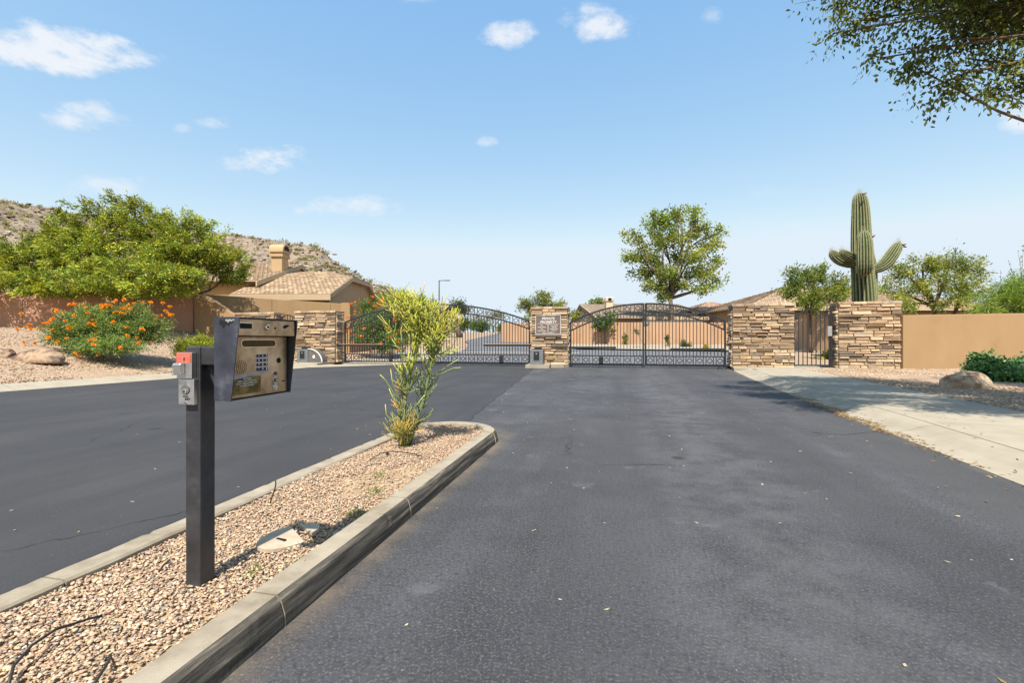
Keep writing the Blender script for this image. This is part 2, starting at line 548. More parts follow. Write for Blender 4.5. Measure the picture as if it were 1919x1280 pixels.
MT['lid'] = material('sun_bleached_lid', [(.33, .255, .175), (.45, .37, .275)], scale=14, detail=8, rough=.75, bump=.3, bscale=60, dist=.004)
MT['grass'] = leaf_material('grass_blade', .3, .6, .2)
MT['glass'] = material('dark_window', [(.02, .024, .03), (.035, .04, .045)], scale=2, rough=.08, spec=.8)
MT['galv'] = material('galvanised_post', [(.12, .115, .11), (.18, .17, .165)], scale=6, rough=.5, metal=.4)
MT['white_board'] = material('white_board', [(.62, .63, .62), (.72, .72, .7)], scale=5, rough=.6)
MT['litter'] = leaf_material('dry_leaf', .25, .7, .2)


# ------------------------------------------------------------------ building helpers
def link(name, me, parent=None, **props):
    o = bpy.data.objects.new(name, me)
    COL.objects.link(o)
    if parent is not None:
        o.parent = parent
    for k, v in props.items():
        o[k] = v
    return o


def thing(name, label, cat, loc=(0, 0, 0), rz=0.0, group=None):
    o = bpy.data.objects.new(name, None)
    COL.objects.link(o)
    o.location = loc
    o.rotation_euler = (0, 0, rz)
    o.empty_display_size = .1
    o['label'] = label
    o['category'] = cat
    if group:
        o['group'] = group
    return o


def npmesh(name, V, Fq, mat, parent=None, col=None, smooth=False, mats=None, midx=None, **props):
    V = np.asarray(V, np.float32).reshape(-1, 3)
    me = bpy.data.meshes.new(name)
    if isinstance(Fq, np.ndarray):
        k = Fq.shape[1]
        n = Fq.shape[0]
        me.vertices.add(len(V))
        me.vertices.foreach_set('co', V.ravel())
        me.loops.add(n * k)
        me.loops.foreach_set('vertex_index', Fq.astype(np.int32).ravel())
        me.polygons.add(n)
        me.polygons.foreach_set('loop_start', np.arange(0, n * k, k, dtype=np.int32))
        me.polygons.foreach_set('loop_total', np.full(n, k, dtype=np.int32))
        me.update(calc_edges=True)
    else:
        me.from_pydata([tuple(map(float, v)) for v in V], [], Fq)
        me.update()
    for mm in (mats or [mat]):
        me.materials.append(mm)
    if midx is not None:
        me.polygons.foreach_set('material_index', np.asarray(midx, np.int32))
    if col is not None:
        c = np.ones((len(V), 4), np.float32)
        c[:, :3] = np.asarray(col, np.float32)
        at = me.color_attributes.new('Col', 'FLOAT_COLOR', 'POINT')
        at.data.foreach_set('color', c.ravel())
    if smooth:
        me.polygons.foreach_set('use_smooth', np.ones(len(me.polygons), bool))
    return link(name, me, parent, **props)


class MB:
    """collects boxes, tubes and prisms; build() links them as ONE mesh object"""

    def __init__(self):
        self.V, self.F, self.C, self.M = [], [], [], []
        self.mi = 0

    def add(self, vs, fs, col=(1, 1, 1)):
        b = len(self.V)
        self.V += [tuple(v) for v in vs]
        self.F += [[b + i for i in f] for f in fs]
        self.C += [col] * len(vs) if not isinstance(col, list) else col
        self.M += [self.mi] * len(fs)
        return self

    def box(self, a, b, rot=None, piv=None):
        (x0, y0, z0), (x1, y1, z1) = a, b
        vs = [Vector(p) for p in ((x0, y0, z0), (x1, y0, z0), (x1, y1, z0), (x0, y1, z0), (x0, y0, z1), (x1, y0, z1), (x1, y1, z1), (x0, y1, z1))]
        if rot is not None:
            c = Vector(piv) if piv is not None else sum(vs, Vector()) / 8
            vs = [rot @ (v - c) + c for v in vs]
        return self.add(vs, [(0, 3, 2, 1), (4, 5, 6, 7), (0, 1, 5, 4), (1, 2, 6, 5), (2, 3, 7, 6), (3, 0, 4, 7)])

    def prism(self, pts, off):              # an outline and the vector it is extruded along
        n = len(pts)
        off = Vector(off)
        vs = [Vector(p) for p in pts] + [Vector(p) + off for p in pts]
        fs = [list(range(n))[::-1], list(range(n, 2 * n))] + [(i, (i + 1) % n, n + (i + 1) % n, n + i) for i in range(n)]
        return self.add(vs, fs)

    def tube(self, pts, rad, sides=6, cols=None, cap=True):
        pts = [Vector(p) for p in pts]
        n = len(pts)
        if not hasattr(rad, '__len__'):
            rad = [rad] * n
        vs, cs = [], []
        ref = Vector((0.31, 0.17, 0.93))
        for i, p in enumerate(pts):
            t = (pts[min(i + 1, n - 1)] - pts[max(i - 1, 0)])
            t = t.normalized() if t.length > 1e-9 else Vector((0, 0, 1))
            if abs(t.dot(ref)) > .95:
                a = t.cross(Vector((1, 0, 0))).normalized()
            else:
                a = t.cross(ref).normalized()
            b = t.cross(a)
            for k in range(sides):
                th = 2 * math.pi * k / sides
                vs.append(p + (a * math.cos(th) + b * math.sin(th)) * rad[i])
                cs.append(cols[i] if cols else (1, 1, 1))
        fs = [(i * sides + k, i * sides + (k + 1) % sides, (i + 1) * sides + (k + 1) % sides, (i + 1) * sides + k) for i in range(n - 1) for k in range(sides)]
        if cap:
            fs += [list(range(sides))[::-1], list(range((n - 1) * sides, n * sides))]
        return self.add(vs, fs, cs)

    def bar(self, pts, wx, wz):              # square bar swept along a path that stays in an x-z plane
        n = len(pts)
        vs = []
        for i in range(n):
            p = Vector(pts[i])
            t = (Vector(pts[min(i + 1, n - 1)]) - Vector(pts[max(i - 1, 0)])).normalized()
            nrm = Vector((-t.z, 0, t.x))
            for (a, b) in ((-1, -1), (1, -1), (1, 1), (-1, 1)):
                vs.append(p + Vector((0, a * wx / 2, 0)) + nrm * (b * wz / 2))
        fs = [(i * 4 + k, i * 4 + (k + 1) % 4, i * 4 + 4 + (k + 1) % 4, i * 4 + 4 + k) for i in range(n - 1) for k in range(4)]
        fs += [(3, 2, 1, 0), tuple(range((n - 1) * 4, n * 4))]
        return self.add(vs, fs)

    def disc(self, c, nrm, r, h, sides=16, dome=0.0):
        nrm = Vector(nrm).normalized()
        a = nrm.orthogonal().normalized()
        b = nrm.cross(a)
        c = Vector(c)
        ring = [c + (a * math.cos(2 * math.pi * k / sides) + b * math.sin(2 * math.pi * k / sides)) * r for k in range(sides)]
        r2 = [p + nrm * h for p in ring]
        r3 = [c + nrm * (h + dome) + (p - c) * .8 for p in ring]
        vs = ring + r2 + r3
        n = sides
        fs = [(k, (k + 1) % n, n + (k + 1) % n, n + k) for k in range(n)] + [(n + k, n + (k + 1) % n, 2 * n + (k + 1) % n, 2 * n + k) for k in range(n)] + [list(range(2 * n, 3 * n))]
        return self.add(vs, fs)

    def build(self, name, mat, parent=None, smooth=False, col=False, bevel=0, origin=None, mats=None, **props):
        me = bpy.data.meshes.new(name)
        V = self.V
        if origin is not None:
            V = [(v[0] - origin[0], v[1] - origin[1], v[2] - origin[2]) for v in V]
        me.from_pydata(V, [], self.F)
        for m in (mats or [mat]):
            me.materials.append(m)
        if mats:
            me.polygons.foreach_set('material_index', self.M)
        me.update()
        if col:
            at = me.color_attributes.new('Col', 'FLOAT_COLOR', 'POINT')
            at.data.foreach_set('color', [x for c in self.C for x in (*c, 1.0)])
        if smooth:
            me.polygons.foreach_set('use_smooth', [True] * len(me.polygons))
        o = link(name, me, parent, **props)
        if origin is not None:
            o.location = origin
        if bevel:
            b = o.modifiers.new('edges', 'BEVEL')
            b.width = bevel
            b.segments = 2
            b.limit_method = 'ANGLE'
            b.angle_limit = R(40)
        return o


def tag(o, label, cat, group=None, kind=None):
    o['label'] = label
    o['category'] = cat
    if group:
        o['group'] = group
    if kind:
        o['kind'] = kind
    return o


def text_mesh(txt, size, align='CENTER', shear=0.0, bold=0.0, ext=.002):
    cu = bpy.data.curves.new('lettering', 'FONT')
    cu.body = txt
    cu.size = size
    cu.align_x = align
    cu.align_y = 'CENTER'
    cu.shear = shear
    cu.offset = bold
    cu.extrude = ext
    cu.resolution_u = 3
    ob = bpy.data.objects.new('lettering', cu)
    COL.objects.link(ob)
    dg = bpy.context.evaluated_depsgraph_get()
    me = bpy.data.meshes.new_from_object(ob.evaluated_get(dg))
    bpy.data.objects.remove(ob)
    bpy.data.curves.remove(cu)
    return me


TXT = {}                                   # made first, while the scene is still light
for c in '123456789*0#':
    TXT[c] = text_mesh(c, .0125, bold=.0004, ext=.0004)
SIGN_TXT = [('PRIVATE', .155, 0, .285, .2, .006), ('PROPERTY', .155, 0, .125, .2, .006), ('NO', .07, -.29, -.02, 0, .002), ('TRESPASSING', .066, -.29, -.105, 0, .002),
            ('NO', .07, -.29, -.185, 0, .002), ('SOLICITING', .068, -.29, -.27, 0, .002), ('VIOLATORS', .06, .27, -.03, 0, .002), ('WILL BE', .06, .27, -.105, 0, .002),
            ('PROSECUTED', .06, .27, -.18, 0, .002), ('BY LAW', .06, .27, -.255, 0, .002), ('A.R.S. 13-1502 A1', .075, 0, -.355, .15, .002)]
SIGN_ME = [text_mesh(t_, s_, shear=sh, bold=bo) for (t_, s_, a_, b_, sh, bo) in SIGN_TXT]
NOTICE_ME = [text_mesh(t_, .009, ext=.0003) for t_ in ('DIRECTORY', 'PRESS A OR Z TO SCROLL', 'ENTER CODE OR PRESS CALL', 'TO HANG UP PRESS *')]
FIRE_ME = text_mesh('FIRE DEPT', .0075, ext=.0003)
PLATE_ME = text_mesh('KEY', .016, bold=.0006, ext=.0003)


def put_text(me, loc, rot, mat, parent, name='lettering'):
    if not me.materials:
        me.materials.append(mat)
    o = link(name, me, parent)
    o.location = loc
    o.rotation_euler = rot
    return o


# ------------------------------------------------------------------ leaves and trees
def nrm(a):
    return a / np.maximum(np.linalg.norm(a, axis=1, keepdims=True), 1e-9)


def leaves(name, P, D, Ln, Wd, cols, mat, parent, var=.35, flat=0.0, kind=None, mult=None):
    n = len(P)
    P = np.asarray(P, float)
    D = nrm(np.asarray(D, float))
    rnd = rng.normal(size=(n, 3))
    if flat:
        up = np.tile(np.array([[0, 0, 1.]]), (n, 1))
        rnd = np.cross(D, up + rnd * (1 - flat))
        Sd = nrm(rnd)
    else:
        Sd = nrm(np.cross(D, rnd))
    L_ = (Ln * rng.uniform(.6, 1.25, n))[:, None]
    W_ = (Wd * rng.uniform(.7, 1.25, n))[:, None]
    N = np.cross(D, Sd)
    V = np.empty((n, 4, 3))
    V[:, 0] = P
    V[:, 1] = P + D * L_ * .45 + Sd * W_ * .5 + N * L_ * .06
    V[:, 2] = P + D * L_
    V[:, 3] = P + D * L_ * .45 - Sd * W_ * .5 + N * L_ * .06
    Fq = np.arange(n * 4).reshape(n, 4)
    cols = np.asarray(cols, float)
    ci = rng.integers(0, len(cols), n)
    C = cols[ci] * rng.uniform(1 - var, 1 + var, (n, 1))
    if mult is not None:
        C = C * mult
    C = np.repeat(C, 4, axis=0)
    props = {'kind': kind} if kind else {}
    return npmesh(name, V.reshape(-1, 3), Fq, mat, parent, col=C, **props)


def curve_pts(a, b, n=5, sag=0.0, wob=0.0):
    a, b = Vector(a), Vector(b)
    L_ = (b - a).length
    out = []
    w1 = Vector(rng.normal(size=3)) * wob * L_
    for i in range(n):
        t = i / (n - 1)
        p = a.lerp(b, t)
        bow = math.sin(math.pi * t)
        out.append(p + w1 * bow + Vector((0, 0, sag * L_ * bow)))
    return out


TIPK, LEAFK = 2.0, 2.3
NLEAF = [0]


def make_tree(name, label, cat, base, fork, blobs, tips, leaf, per_tip, cols, trunk_r=.15, bark='bark', mat='leaf', spread=.25, droop=0.0,
              start=.3, var=.35, flat=0.0, group=None, extra_trunks=(), twig_r=.012, shell=.5, radial=.7, crown='crown', limbs=True):
    t = thing(name, label, cat, base, 0, group)
    base = Vector(base)
    tb = MB()
    fork = Vector(fork)
    if limbs:
        p = curve_pts(base - base, fork - base, 6, 0, .03)
        tb.tube(p, [trunk_r * (1.25 - .4 * i / 5) for i in range(6)], 8)
        for e in extra_trunks:
            tb.tube(curve_pts((0, 0, 0), Vector(e) - base, 6, 0, .05), [trunk_r * (.8 - .35 * i / 5) for i in range(6)], 7)
    P, D, Q = [], [], []
    for blob in blobs:
        c, rad = blob[0], blob[1]
        dens = blob[2] if len(blob) > 2 else 1.0
        c = Vector(c)
        rad = np.array(rad, float)
        src = fork if not extra_trunks else min([fork] + [Vector(e) for e in extra_trunks], key=lambda q: (q - c).length)
        lp = curve_pts(src - base, c - base, 6, .08, .10)
        if limbs:
            tb.tube(lp, [trunk_r * (.55 - .42 * i / 5) for i in range(6)], 6)
        nt_ = max(4, int(TIPK * tips * (rad[0] * rad[1] * rad[2]) ** (2 / 3)))
        nt_ = max(4, int(min(nt_, 700) * dens))
        bt = rng.uniform(.82, 1.15)
        dirs = nrm(rng.normal(size=(nt_, 3)) + np.array([[0, 0, .12]]))
        rr = shell + (1.04 - shell) * rng.random((nt_, 1)) ** .6
        lump = np.array([[.85 + .35 * noise.noise(Vector((d[0] * 1.7 + c.x, d[1] * 1.7 + c.y, d[2] * 1.7 + c.z)))] for d in dirs])
        T = np.array(c)[None] + dirs * rad[None] * rr * lump
        for k in range(nt_):
            o = np.array(lp[rng.integers(2, 6)] + base)
            tip = T[k]
            a0 = o + (tip - o) * .25
            if limbs and k % 4 == 0:
                mid = (Vector(o) + Vector(tip)) / 2 + Vector((0, 0, .06 * (Vector(tip) - Vector(o)).length))
                tb.tube([Vector(o) - base, mid - base, Vector(tip) - base], [twig_r * 2.2, twig_r * 1.3, twig_r * .4], 4, cap=False)
            m_ = int(per_tip * LEAFK)
            s_ = start + (1.06 - start) * rng.random((m_, 1))
            pp = a0 + (tip - a0) * s_ + rng.normal(size=(m_, 3)) * spread
            dd = (tip - np.array(c)) / max(1e-6, np.linalg.norm(tip - np.array(c)))
            vd = dd[None] * radial + rng.normal(size=(m_, 3)) * .6 + np.array([[0, 0, -droop]])
            P.append(pp)
            D.append(vd)
            tone = bt * rng.uniform(.62, 1.32)
            warm = rng.uniform(.88, 1.16)
            Q.append(np.tile(np.array([[tone * warm, tone, tone * (2 - warm)]]), (m_, 1)))
    if limbs:
        tb.build('trunk', MT[bark], t, smooth=True)
    P = np.concatenate(P) - np.array(base)[None]
    D = np.concatenate(D)
    leaves(crown, P, D, leaf[0], leaf[1], cols, MT[mat], t, var, flat, mult=np.concatenate(Q))
    NLEAF.append((name, len(P)))
    return t


def blob_px(x, y, d, rx, ry, rd):
    k = d / F
    return (px(x, y, d), (rx * k, rd, ry * k))


def add_flowers(t, base, blobs, n, cols, size=.10):
    """flower heads at the outside of a shrub: each head an object, four shared meshes"""
    ms_ = []
    for v in range(4):
        k = 40
        V, Fq, C = [(0, 0, 0)], [], [cols[0]]
        for q in range(k):
            d = Vector(rng.normal(size=3)) + Vector((0, 0, .35))
            d.normalize()
            sd = d.orthogonal().normalized() * size * .2
            ln = size * rng.uniform(.55, 1.05)
            b = len(V)
            V += [d * ln * .6 + sd, d * ln, d * ln * .6 - sd]
            Fq.append((0, b, b + 1, b + 2))
            c = np.array(cols[rng.integers(0, len(cols))]) * rng.uniform(.75, 1.2)
            C += [c] * 3
        o = npmesh('flower_head', V, Fq, MT['petal'], t, col=C)
        ms_.append(o.data)
        bpy.data.objects.remove(o)
    base = Vector(base)
    for i in range(n):
        c, rad = blobs[rng.integers(0, len(blobs))]
        d = rng.normal(size=3) + np.array([0, -.5, .55])
        d /= np.linalg.norm(d)
        p = Vector(c) + Vector(d * np.array(rad) * rng.uniform(.92, 1.18))
        o = link('flower_head', ms_[i % 4], t)
        o.location = p - base
        o.rotation_euler = (rng.uniform(-.5, .5), rng.uniform(-.5, .5), rng.uniform(0, 6.28))
        s = rng.uniform(.75, 1.25)
        o.scale = (s, s, s)


# ------------------------------------------------------------------ the ground
def axis(lo, hi, step, far):
    core = np.arange(lo, hi + step / 2, step)
    g = [step]
    while sum(g) < far:
        g.append(g[-1] * 1.35)
    g = np.cumsum(g)
    return np.concatenate([(lo - g)[::-1], core, hi + g])


def ground():
    U = axis(-36, 26, .5, 3000)
    Vv = axis(-14, 62, .5, 4000)
    gu, gv = np.meshgrid(U, Vv)
    z = zg(gu, gv)
    # under the paving the soil lies lower
    paved = ((gv < 34) & (gu > uL(gv) - .95) & (gu < uS(gv) + .02)) | ((gv > 20.3) & (gv < 60) & (gu > -24) & (gu < 40) & (gu > -13.2 - np.maximum(0, gv - 33) * .6))
    z = z - np.where(paved, .09, 0)
    bumps = np.array([noise.noise(Vector((a * .5, b * .5, 0))) for a, b in zip(gu.ravel(), gv.ravel())]).reshape(gu.shape)
    z = z + np.where(paved, 0, bumps * .035)
    ny, nx = gu.shape
    idx = np.arange(nx * ny).reshape(ny, nx)
    Fq = np.stack([idx[:-1, :-1], idx[:-1, 1:], idx[1:, 1:], idx[1:, :-1]], -1).reshape(-1, 4)
    npmesh('ground', np.stack([gu, gv, z], -1), Fq, MT['gravel'], smooth=True, kind='structure')


def strip(name, vs, fl, fr, mat, dz=0.0, cols=24, zfun=None, kind='structure', parent=None):
    V = []
    for v in vs:
        a, b = float(fl(v)), float(fr(v))
        for k in range(cols + 1):
            u = a + (b - a) * k / cols
            V.append((u, v, (float(slope(v)) if zfun is None else zfun(u, v)) + dz))
    n = cols + 1
    Fq = np.array([(i * n + k, i * n + k + 1, (i + 1) * n + k + 1, (i + 1) * n + k) for i in range(len(vs) - 1) for k in range(cols)])
    return npmesh(name, V, Fq, mat, parent, smooth=True, **({'kind': kind} if kind else {}))


ground()
strip('road', np.concatenate([np.arange(-40, 0, 2), np.arange(0, 22.31, .5)]), lambda v: uL(v) - .03, lambda v: uR(v) + .03, MT['asphalt'])


def in_left(v): return np.interp(v, [22, 27, 33, 40, 48, 57, 66], [-10.6, -10.6, -11.1, -13.2, -16.5, -20.5, -26])
def in_right(v): return np.interp(v, [22, 22.5, 28, 30.4, 31.6, 33, 40, 49, 57, 66], [4.7, 26, 26, 14, 6.4, -2.6, -6, -9.4, -13, -17])


strip('inner_road', np.concatenate([[22.28, 22.5], np.arange(23, 66.1, .5)]), in_left, in_right, MT['asphalt_sunlit'], dz=.004)
strip('valley_gutter', [29.5, 29.8, 30.1], in_left, lambda v: -2.2 + 0 * v, MT['concrete'], dz=.012)
strip('far_pavement', [28.2, 29, 30.4, 31.6, 32.2, 33, 35, 37, 38.5], lambda v: np.interp(v, [28.2, 30.4, 31.6, 33, 38.5], [25.5, 14, 6.4, -2.6, -4.4]),
      lambda v: np.interp(v, [28.2, 30.4, 33, 38.5], [26, 26, 20, 12]), MT['concrete'], dz=.10)
strip('gate_apron', [17.8, 19, 20, 20.9, 22, 24, 27, 30, 33], lambda v: np.interp(v, [17.8, 21, 22, 33], [-13.46, -13.5, -16, -16]),
      lambda v: np.interp(v, [17.8, 20.9, 30, 33], [-13.4, -10.5, -10.55, -11.1]), MT['concrete'], dz=.012)


# kerbs, pavement slabs
def rolled_kerb(name, edge, sgn, v0, v1, prof, cuts, label_parent):
    for a, b in zip(cuts[:-1], cuts[1:]):
        if b <= v0 or a >= v1:
            continue
        vs = np.linspace(a + .009, b - .009, 7)
        V = []
        for v in vs:
            for (o, z) in prof:
                V.append((float(edge(v)) + sgn * o, v, z + float(slope(v))))
        n = len(prof)
        Fs = [(i * n + k, i * n + (k + 1) % n, (i + 1) * n + (k + 1) % n, (i + 1) * n + k) for i in range(len(vs) - 1) for k in range(n)]
        Fs += [tuple(range(n))[::-1], tuple(range((len(vs) - 1) * n, len(vs) * n))]
        me = bpy.data.meshes.new(name)
        me.from_pydata(V, [], Fs)
        me.materials.append(MT['concrete'])
        link(name, me, label_parent)


def structure(name):
    o = bpy.data.objects.new(name, None)
    COL.objects.link(o)
    o['kind'] = 'structure'
    return o


pave = structure('sidewalk')
kp = [(0, -.06), (0, .006), (.10, .012), (.24, .04), (.38, .092), (.47, .113), (.56, .12), (.56, -.06)]
kcuts = [-9.0, -6.4, -3.8, -1.2, 1.6, 4.35, 7.1, 9.9, 12.6, 15.4, 18.0, 19.7]
rolled_kerb('kerb_stone', uR, 1, -20, 30, kp, kcuts, pave)


def slab(name, ring, zt, parent, mat='concrete', th=.14):
    b = MB()
    n = len(ring)
    vs = [(p[0], p[1], zt) for p in ring] + [(p[0], p[1], zt - th) for p in ring]
    b.add(vs, [list(range(n)), list(range(n, 2 * n))[::-1]] + [(i, n + i, n + (i + 1) % n, (i + 1) % n) for i in range(n)])
    return b.build(name, MT[mat], parent)


scuts = [-9, -6.2, -3.2, -.4, 2.0, 4.9, 7.3, 9.7, 12.1, 14.5, 16.9, 18.9]
for a, b in zip(scuts[:-1], scuts[1:]):
    a_, b_ = a + .009, b - .009
    slab('paving_slab', [(float(uR(a_)) + .578, a_), (float(uS(a_)), a_), (float(uS(b_)), b_), (float(uR(b_)) + .578, b_)], .12, pave)
for (u0, u1) in ((5.3, 7.1), (7.12, 8.7), (8.72, 10.9)):
    slab('paving_slab', [(max(u0, float(uR(18.92)) + .572), 18.912), (u1 - .006, 18.912), (u1 - .006, 20.75), (u0, 20.75)], .12, pave)
slab('paving_slab', [(7.14, 20.762), (8.69, 20.762), (8.69, 22.6), (7.14, 22.6)], .12, pave)
# kerb return beside the gate
slab('kerb_stone', [(4.64, 19.72), (5.29, 19.3), (5.29, 21.2), (4.86, 21.2)], .125, pave)

lk = structure('gutter_kerb')
kl = [(0, -.06), (0, .006), (.3, .014), (.5, .05), (.66, .10), (.78, .12), (.98, .122), (.98, -.06)][::-1]
rolled_kerb('kerb_stone', uL, -1, -30, 30, kl, [-14, -10, -6, -3, 0, 3.1, 5.6, 8.35, 11.1, 13.9, 16.7, 19.4, 20.3], lk)
# pad between the stone piers by the house wall
slab('entry_pad', [(-17.9, 19.2), (-13.9, 19.2), (-13.9, 20.55), (-17.9, 20.55)], .125, lk)

# ------------------------------------------------------------------ the island
ISL_L, ISL_R, NOSE_V, KW, KZ = -2.66, -1.40, 5.30, .145, .135
isl = structure('traffic_island')


def isl_outline(inset, n=10, v0=-6.0):
    r = (ISL_R - ISL_L) / 2 - inset
    c = ((ISL_L + ISL_R) / 2, NOSE_V)
    pts = [(ISL_R - inset, v0)]
    for i in range(n + 1):
        a = math.pi * i / n
        pts.append((c[0] + r * math.cos(a), c[1] + r * 1.02 * math.sin(a)))
    pts.append((ISL_L + inset, v0))
    return pts


def kerb_run(a, b, name='kerb_stone'):
    """one kerb stone between two lists of (u, v, nu, nv): outer top point and outward direction"""


def kerb_stone(path):                        # path: list of (u, v, out_u, out_v)
    n = len(path)
    prof = [(.035, -.05), (.03, .055), (.012, KZ - .022), (-.010, KZ), (-KW + .012, KZ), (-KW, KZ - .012), (-KW, -.05)]
    V, Fs, mi = [], [], []
    sub = 1
    for (u, v, ou, ov) in path:
        for (o, z) in prof:
            j = noise.noise(Vector((u * 6, v * 6, z * 20))) * .005
            if abs(z - KZ) < .03 and o > -.02:
                j -= max(0, noise.noise(Vector((u * 9, v * 17, 3))) - .3) * .022
            V.append((u + ou * (o + j), v + ov * (o + j), z + (j * .5 if z > .03 else 0)))
    m = len(prof)
    for i in range(n - 1):
        for k in range(m):
            Fs.append((i * m + k, (i + 1) * m + k, (i + 1) * m + (k + 1) % m, i * m + (k + 1) % m))
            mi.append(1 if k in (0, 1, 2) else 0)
    Fs += [tuple(range(m)), tuple(range((n - 1) * m, n * m))[::-1]]
    mi += [0, 0]
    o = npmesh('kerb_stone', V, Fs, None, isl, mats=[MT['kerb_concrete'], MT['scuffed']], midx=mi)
    bm_fix(o.data)
    return o


def bm_fix(me):
    import bmesh
    bm = bmesh.new()
    bm.from_mesh(me)
    bmesh.ops.recalc_face_normals(bm, faces=bm.faces[:])
    bm.to_mesh(me)
    bm.free()


def straight(u, ou, a, b):
    n = max(6, int(abs(b - a) / .03))
    return [(u, a + .005 + (b - a - .01) * i / (n - 1), ou, 0) for i in range(n)]


jr = [-6, -4.3, -2.05, -.8, .45, 1.71, 2.96, 5.28]
for a, b in zip(jr[:-1], jr[1:]):
    kerb_stone(straight(ISL_R - .03, 1, a, b))
for a, b in zip([-6, -3.5, -.9, 1.6, 4.05], [-3.5, -.9, 1.6, 4.05, 5.28]):
    kerb_stone(straight(ISL_L + .03, -1, a, b))
rc = (ISL_R - ISL_L) / 2 - .03
cc = ((ISL_L + ISL_R) / 2, 5.30)
for (a0, a1) in ((0.01, 1.0), (1.016, 2.1), (2.116, math.pi - .01)):
    kerb_stone([(cc[0] + rc * math.cos(a), cc[1] + rc * 1.02 * math.sin(a), math.cos(a), math.sin(a)) for a in np.linspace(a0, a1, 12)])


def isl_inside(u, v, m=.0):
    inset = KW + .03 + m
    ok = (u > ISL_L + inset) & (u < ISL_R - inset)
    r = (ISL_R - ISL_L) / 2 - inset
    dv = np.maximum(0, v - NOSE_V)
    return ok & ((u - cc[0]) ** 2 + dv ** 2 < r * r)


def isl_z(u, v):
    return .112 + .012 * np.sin(u * 5.1 + 1) * np.sin(v * 2.3) - .02 * np.exp(-((u + 1.62) ** 2) / .006) * (v > 2.2) * (v < 3.0)


def island_bed():
    us = np.linspace(ISL_L + .12, ISL_R - .12, 26)
    vs = np.linspace(-6, 5.86, 130)
    gu, gv = np.meshgrid(us, vs)
    # close the far end along the nose
    r = (ISL_R - ISL_L) / 2 - .12
    dv = np.maximum(0, gv - NOSE_V)
    s = np.sqrt(np.maximum(0, 1 - (dv / (r * 1.02)) ** 2))
    gu = cc[0] + (gu - cc[0]) * s
    z = isl_z(gu, gv) - .012
    ny, nx = gu.shape
    idx = np.arange(nx * ny).reshape(ny, nx)
    Fq = np.stack([idx[:-1, :-1], idx[:-1, 1:], idx[1:, 1:], idx[1:, :-1]], -1).reshape(-1, 4)
    npmesh('soil', np.stack([gu, gv, z], -1), Fq, MT['soil'], isl, smooth=True)


MT['soil'] = material('sandy_soil', [(.26, .18, .105), (.33, .235, .145), (.39, .29, .19)], scale=6, detail=10, rough=.95, bump=.6, bscale=90, dist=.006)
island_bed()

ICO_V = np.array([(0, 0, 1), (.894, 0, .447), (.276, .851, .447), (-.724, .526, .447), (-.724, -.526, .447), (.276, -.851, .447),
                  (.724, .526, -.447), (-.276, .851, -.447), (-.894, 0, -.447), (-.276, -.851, -.447), (.724, -.526, -.447), (0, 0, -1)])
ICO_F = np.array([(0, 1, 2), (0, 2, 3), (0, 3, 4), (0, 4, 5), (0, 5, 1), (1, 6, 2), (2, 7, 3), (3, 8, 4), (4, 9, 5), (5, 10, 1),
                  (2, 6, 7), (3, 7, 8), (4, 8, 9), (5, 9, 10), (1, 10, 6), (11, 7, 6), (11, 8, 7), (11, 9, 8), (11, 10, 9), (11, 6, 10)])


def pebbles(name, P, size, pal, parent=None, flat=.46, weights=None, mat='stonelet', props=None):
    n = len(P)
    shp = ICO_V[None] * (1 + rng.normal(size=(n, 12, 1)) * .17) + rng.normal(size=(n, 12, 3)) * .13
    sc = size[:, None] * np.stack([rng.uniform(.75, 1.35, n), rng.uniform(.55, 1.0, n), rng.uniform(.6, 1.1, n) * flat], -1)
    shp = shp * sc[:, None, :]
    a, b = rng.uniform(0, 6.283, n), rng.normal(0, .35, n)
    ca, sa, cb, sb = np.cos(a), np.sin(a), np.cos(b), np.sin(b)
    x, y, z = shp[..., 0], shp[..., 1], shp[..., 2]
    y, z = y * cb[:, None] - z * sb[:, None], y * sb[:, None] + z * cb[:, None]
    x, y = x * ca[:, None] - y * sa[:, None], x * sa[:, None] + y * ca[:, None]
    V = np.stack([x, y, z], -1) + P[:, None, :]
    Fq = (ICO_F[None] + (np.arange(n) * 12)[:, None, None]).reshape(-1, 3)
    pal = np.asarray(pal)
    ci = rng.choice(len(pal), n, p=weights)
    C = np.repeat(pal[ci] * rng.uniform(.82, 1.15, (n, 1)), 12, axis=0)
    return npmesh(name, V.reshape(-1, 3), Fq, MT[mat], parent, col=C, **(props or {'kind': 'stuff'}))


PAL = [(.43, .30, .20), (.39, .26, .175), (.49, .365, .25), (.52, .41, .30), (.34, .22, .155), (.27, .215, .17), (.20, .185, .17), (.45, .33, .22), (.60, .51, .40)]
PW = [.2, .17, .17, .12, .1, .07, .04, .1, .03]
n = 54000
u = rng.uniform(ISL_L, ISL_R, n)
v = .55 + (5.95 - .55) * rng.random(n) ** 1.12
# bare sandy patch halfway along
keep = isl_inside(u, v, .0) & ((rng.random(n) > .72) | (((u + 1.85) / .33) ** 2 + ((v - 3.45) / .42) ** 2 + .5 * np.sin(u * 17) * np.sin(v * 13) > 1)) \
    & ((rng.random(n) > .55) | (((u + 1.62) / .08) ** 2 + ((v - 1.32) / .22) ** 2 > 1))
u, v = u[keep], v[keep]
sz = rng.uniform(.0046, .0102, len(u)) * np.where(rng.random(len(u)) < .08, 1.5, 1.0)
P = np.stack([u, v, isl_z(u, v) + rng.uniform(-.008, .006, len(u))], -1)
tag(pebbles('island_gravel', P, sz, PAL, weights=PW), 'pinkish tan crushed gravel filling the kerbed island', 'gravel', kind='stuff')
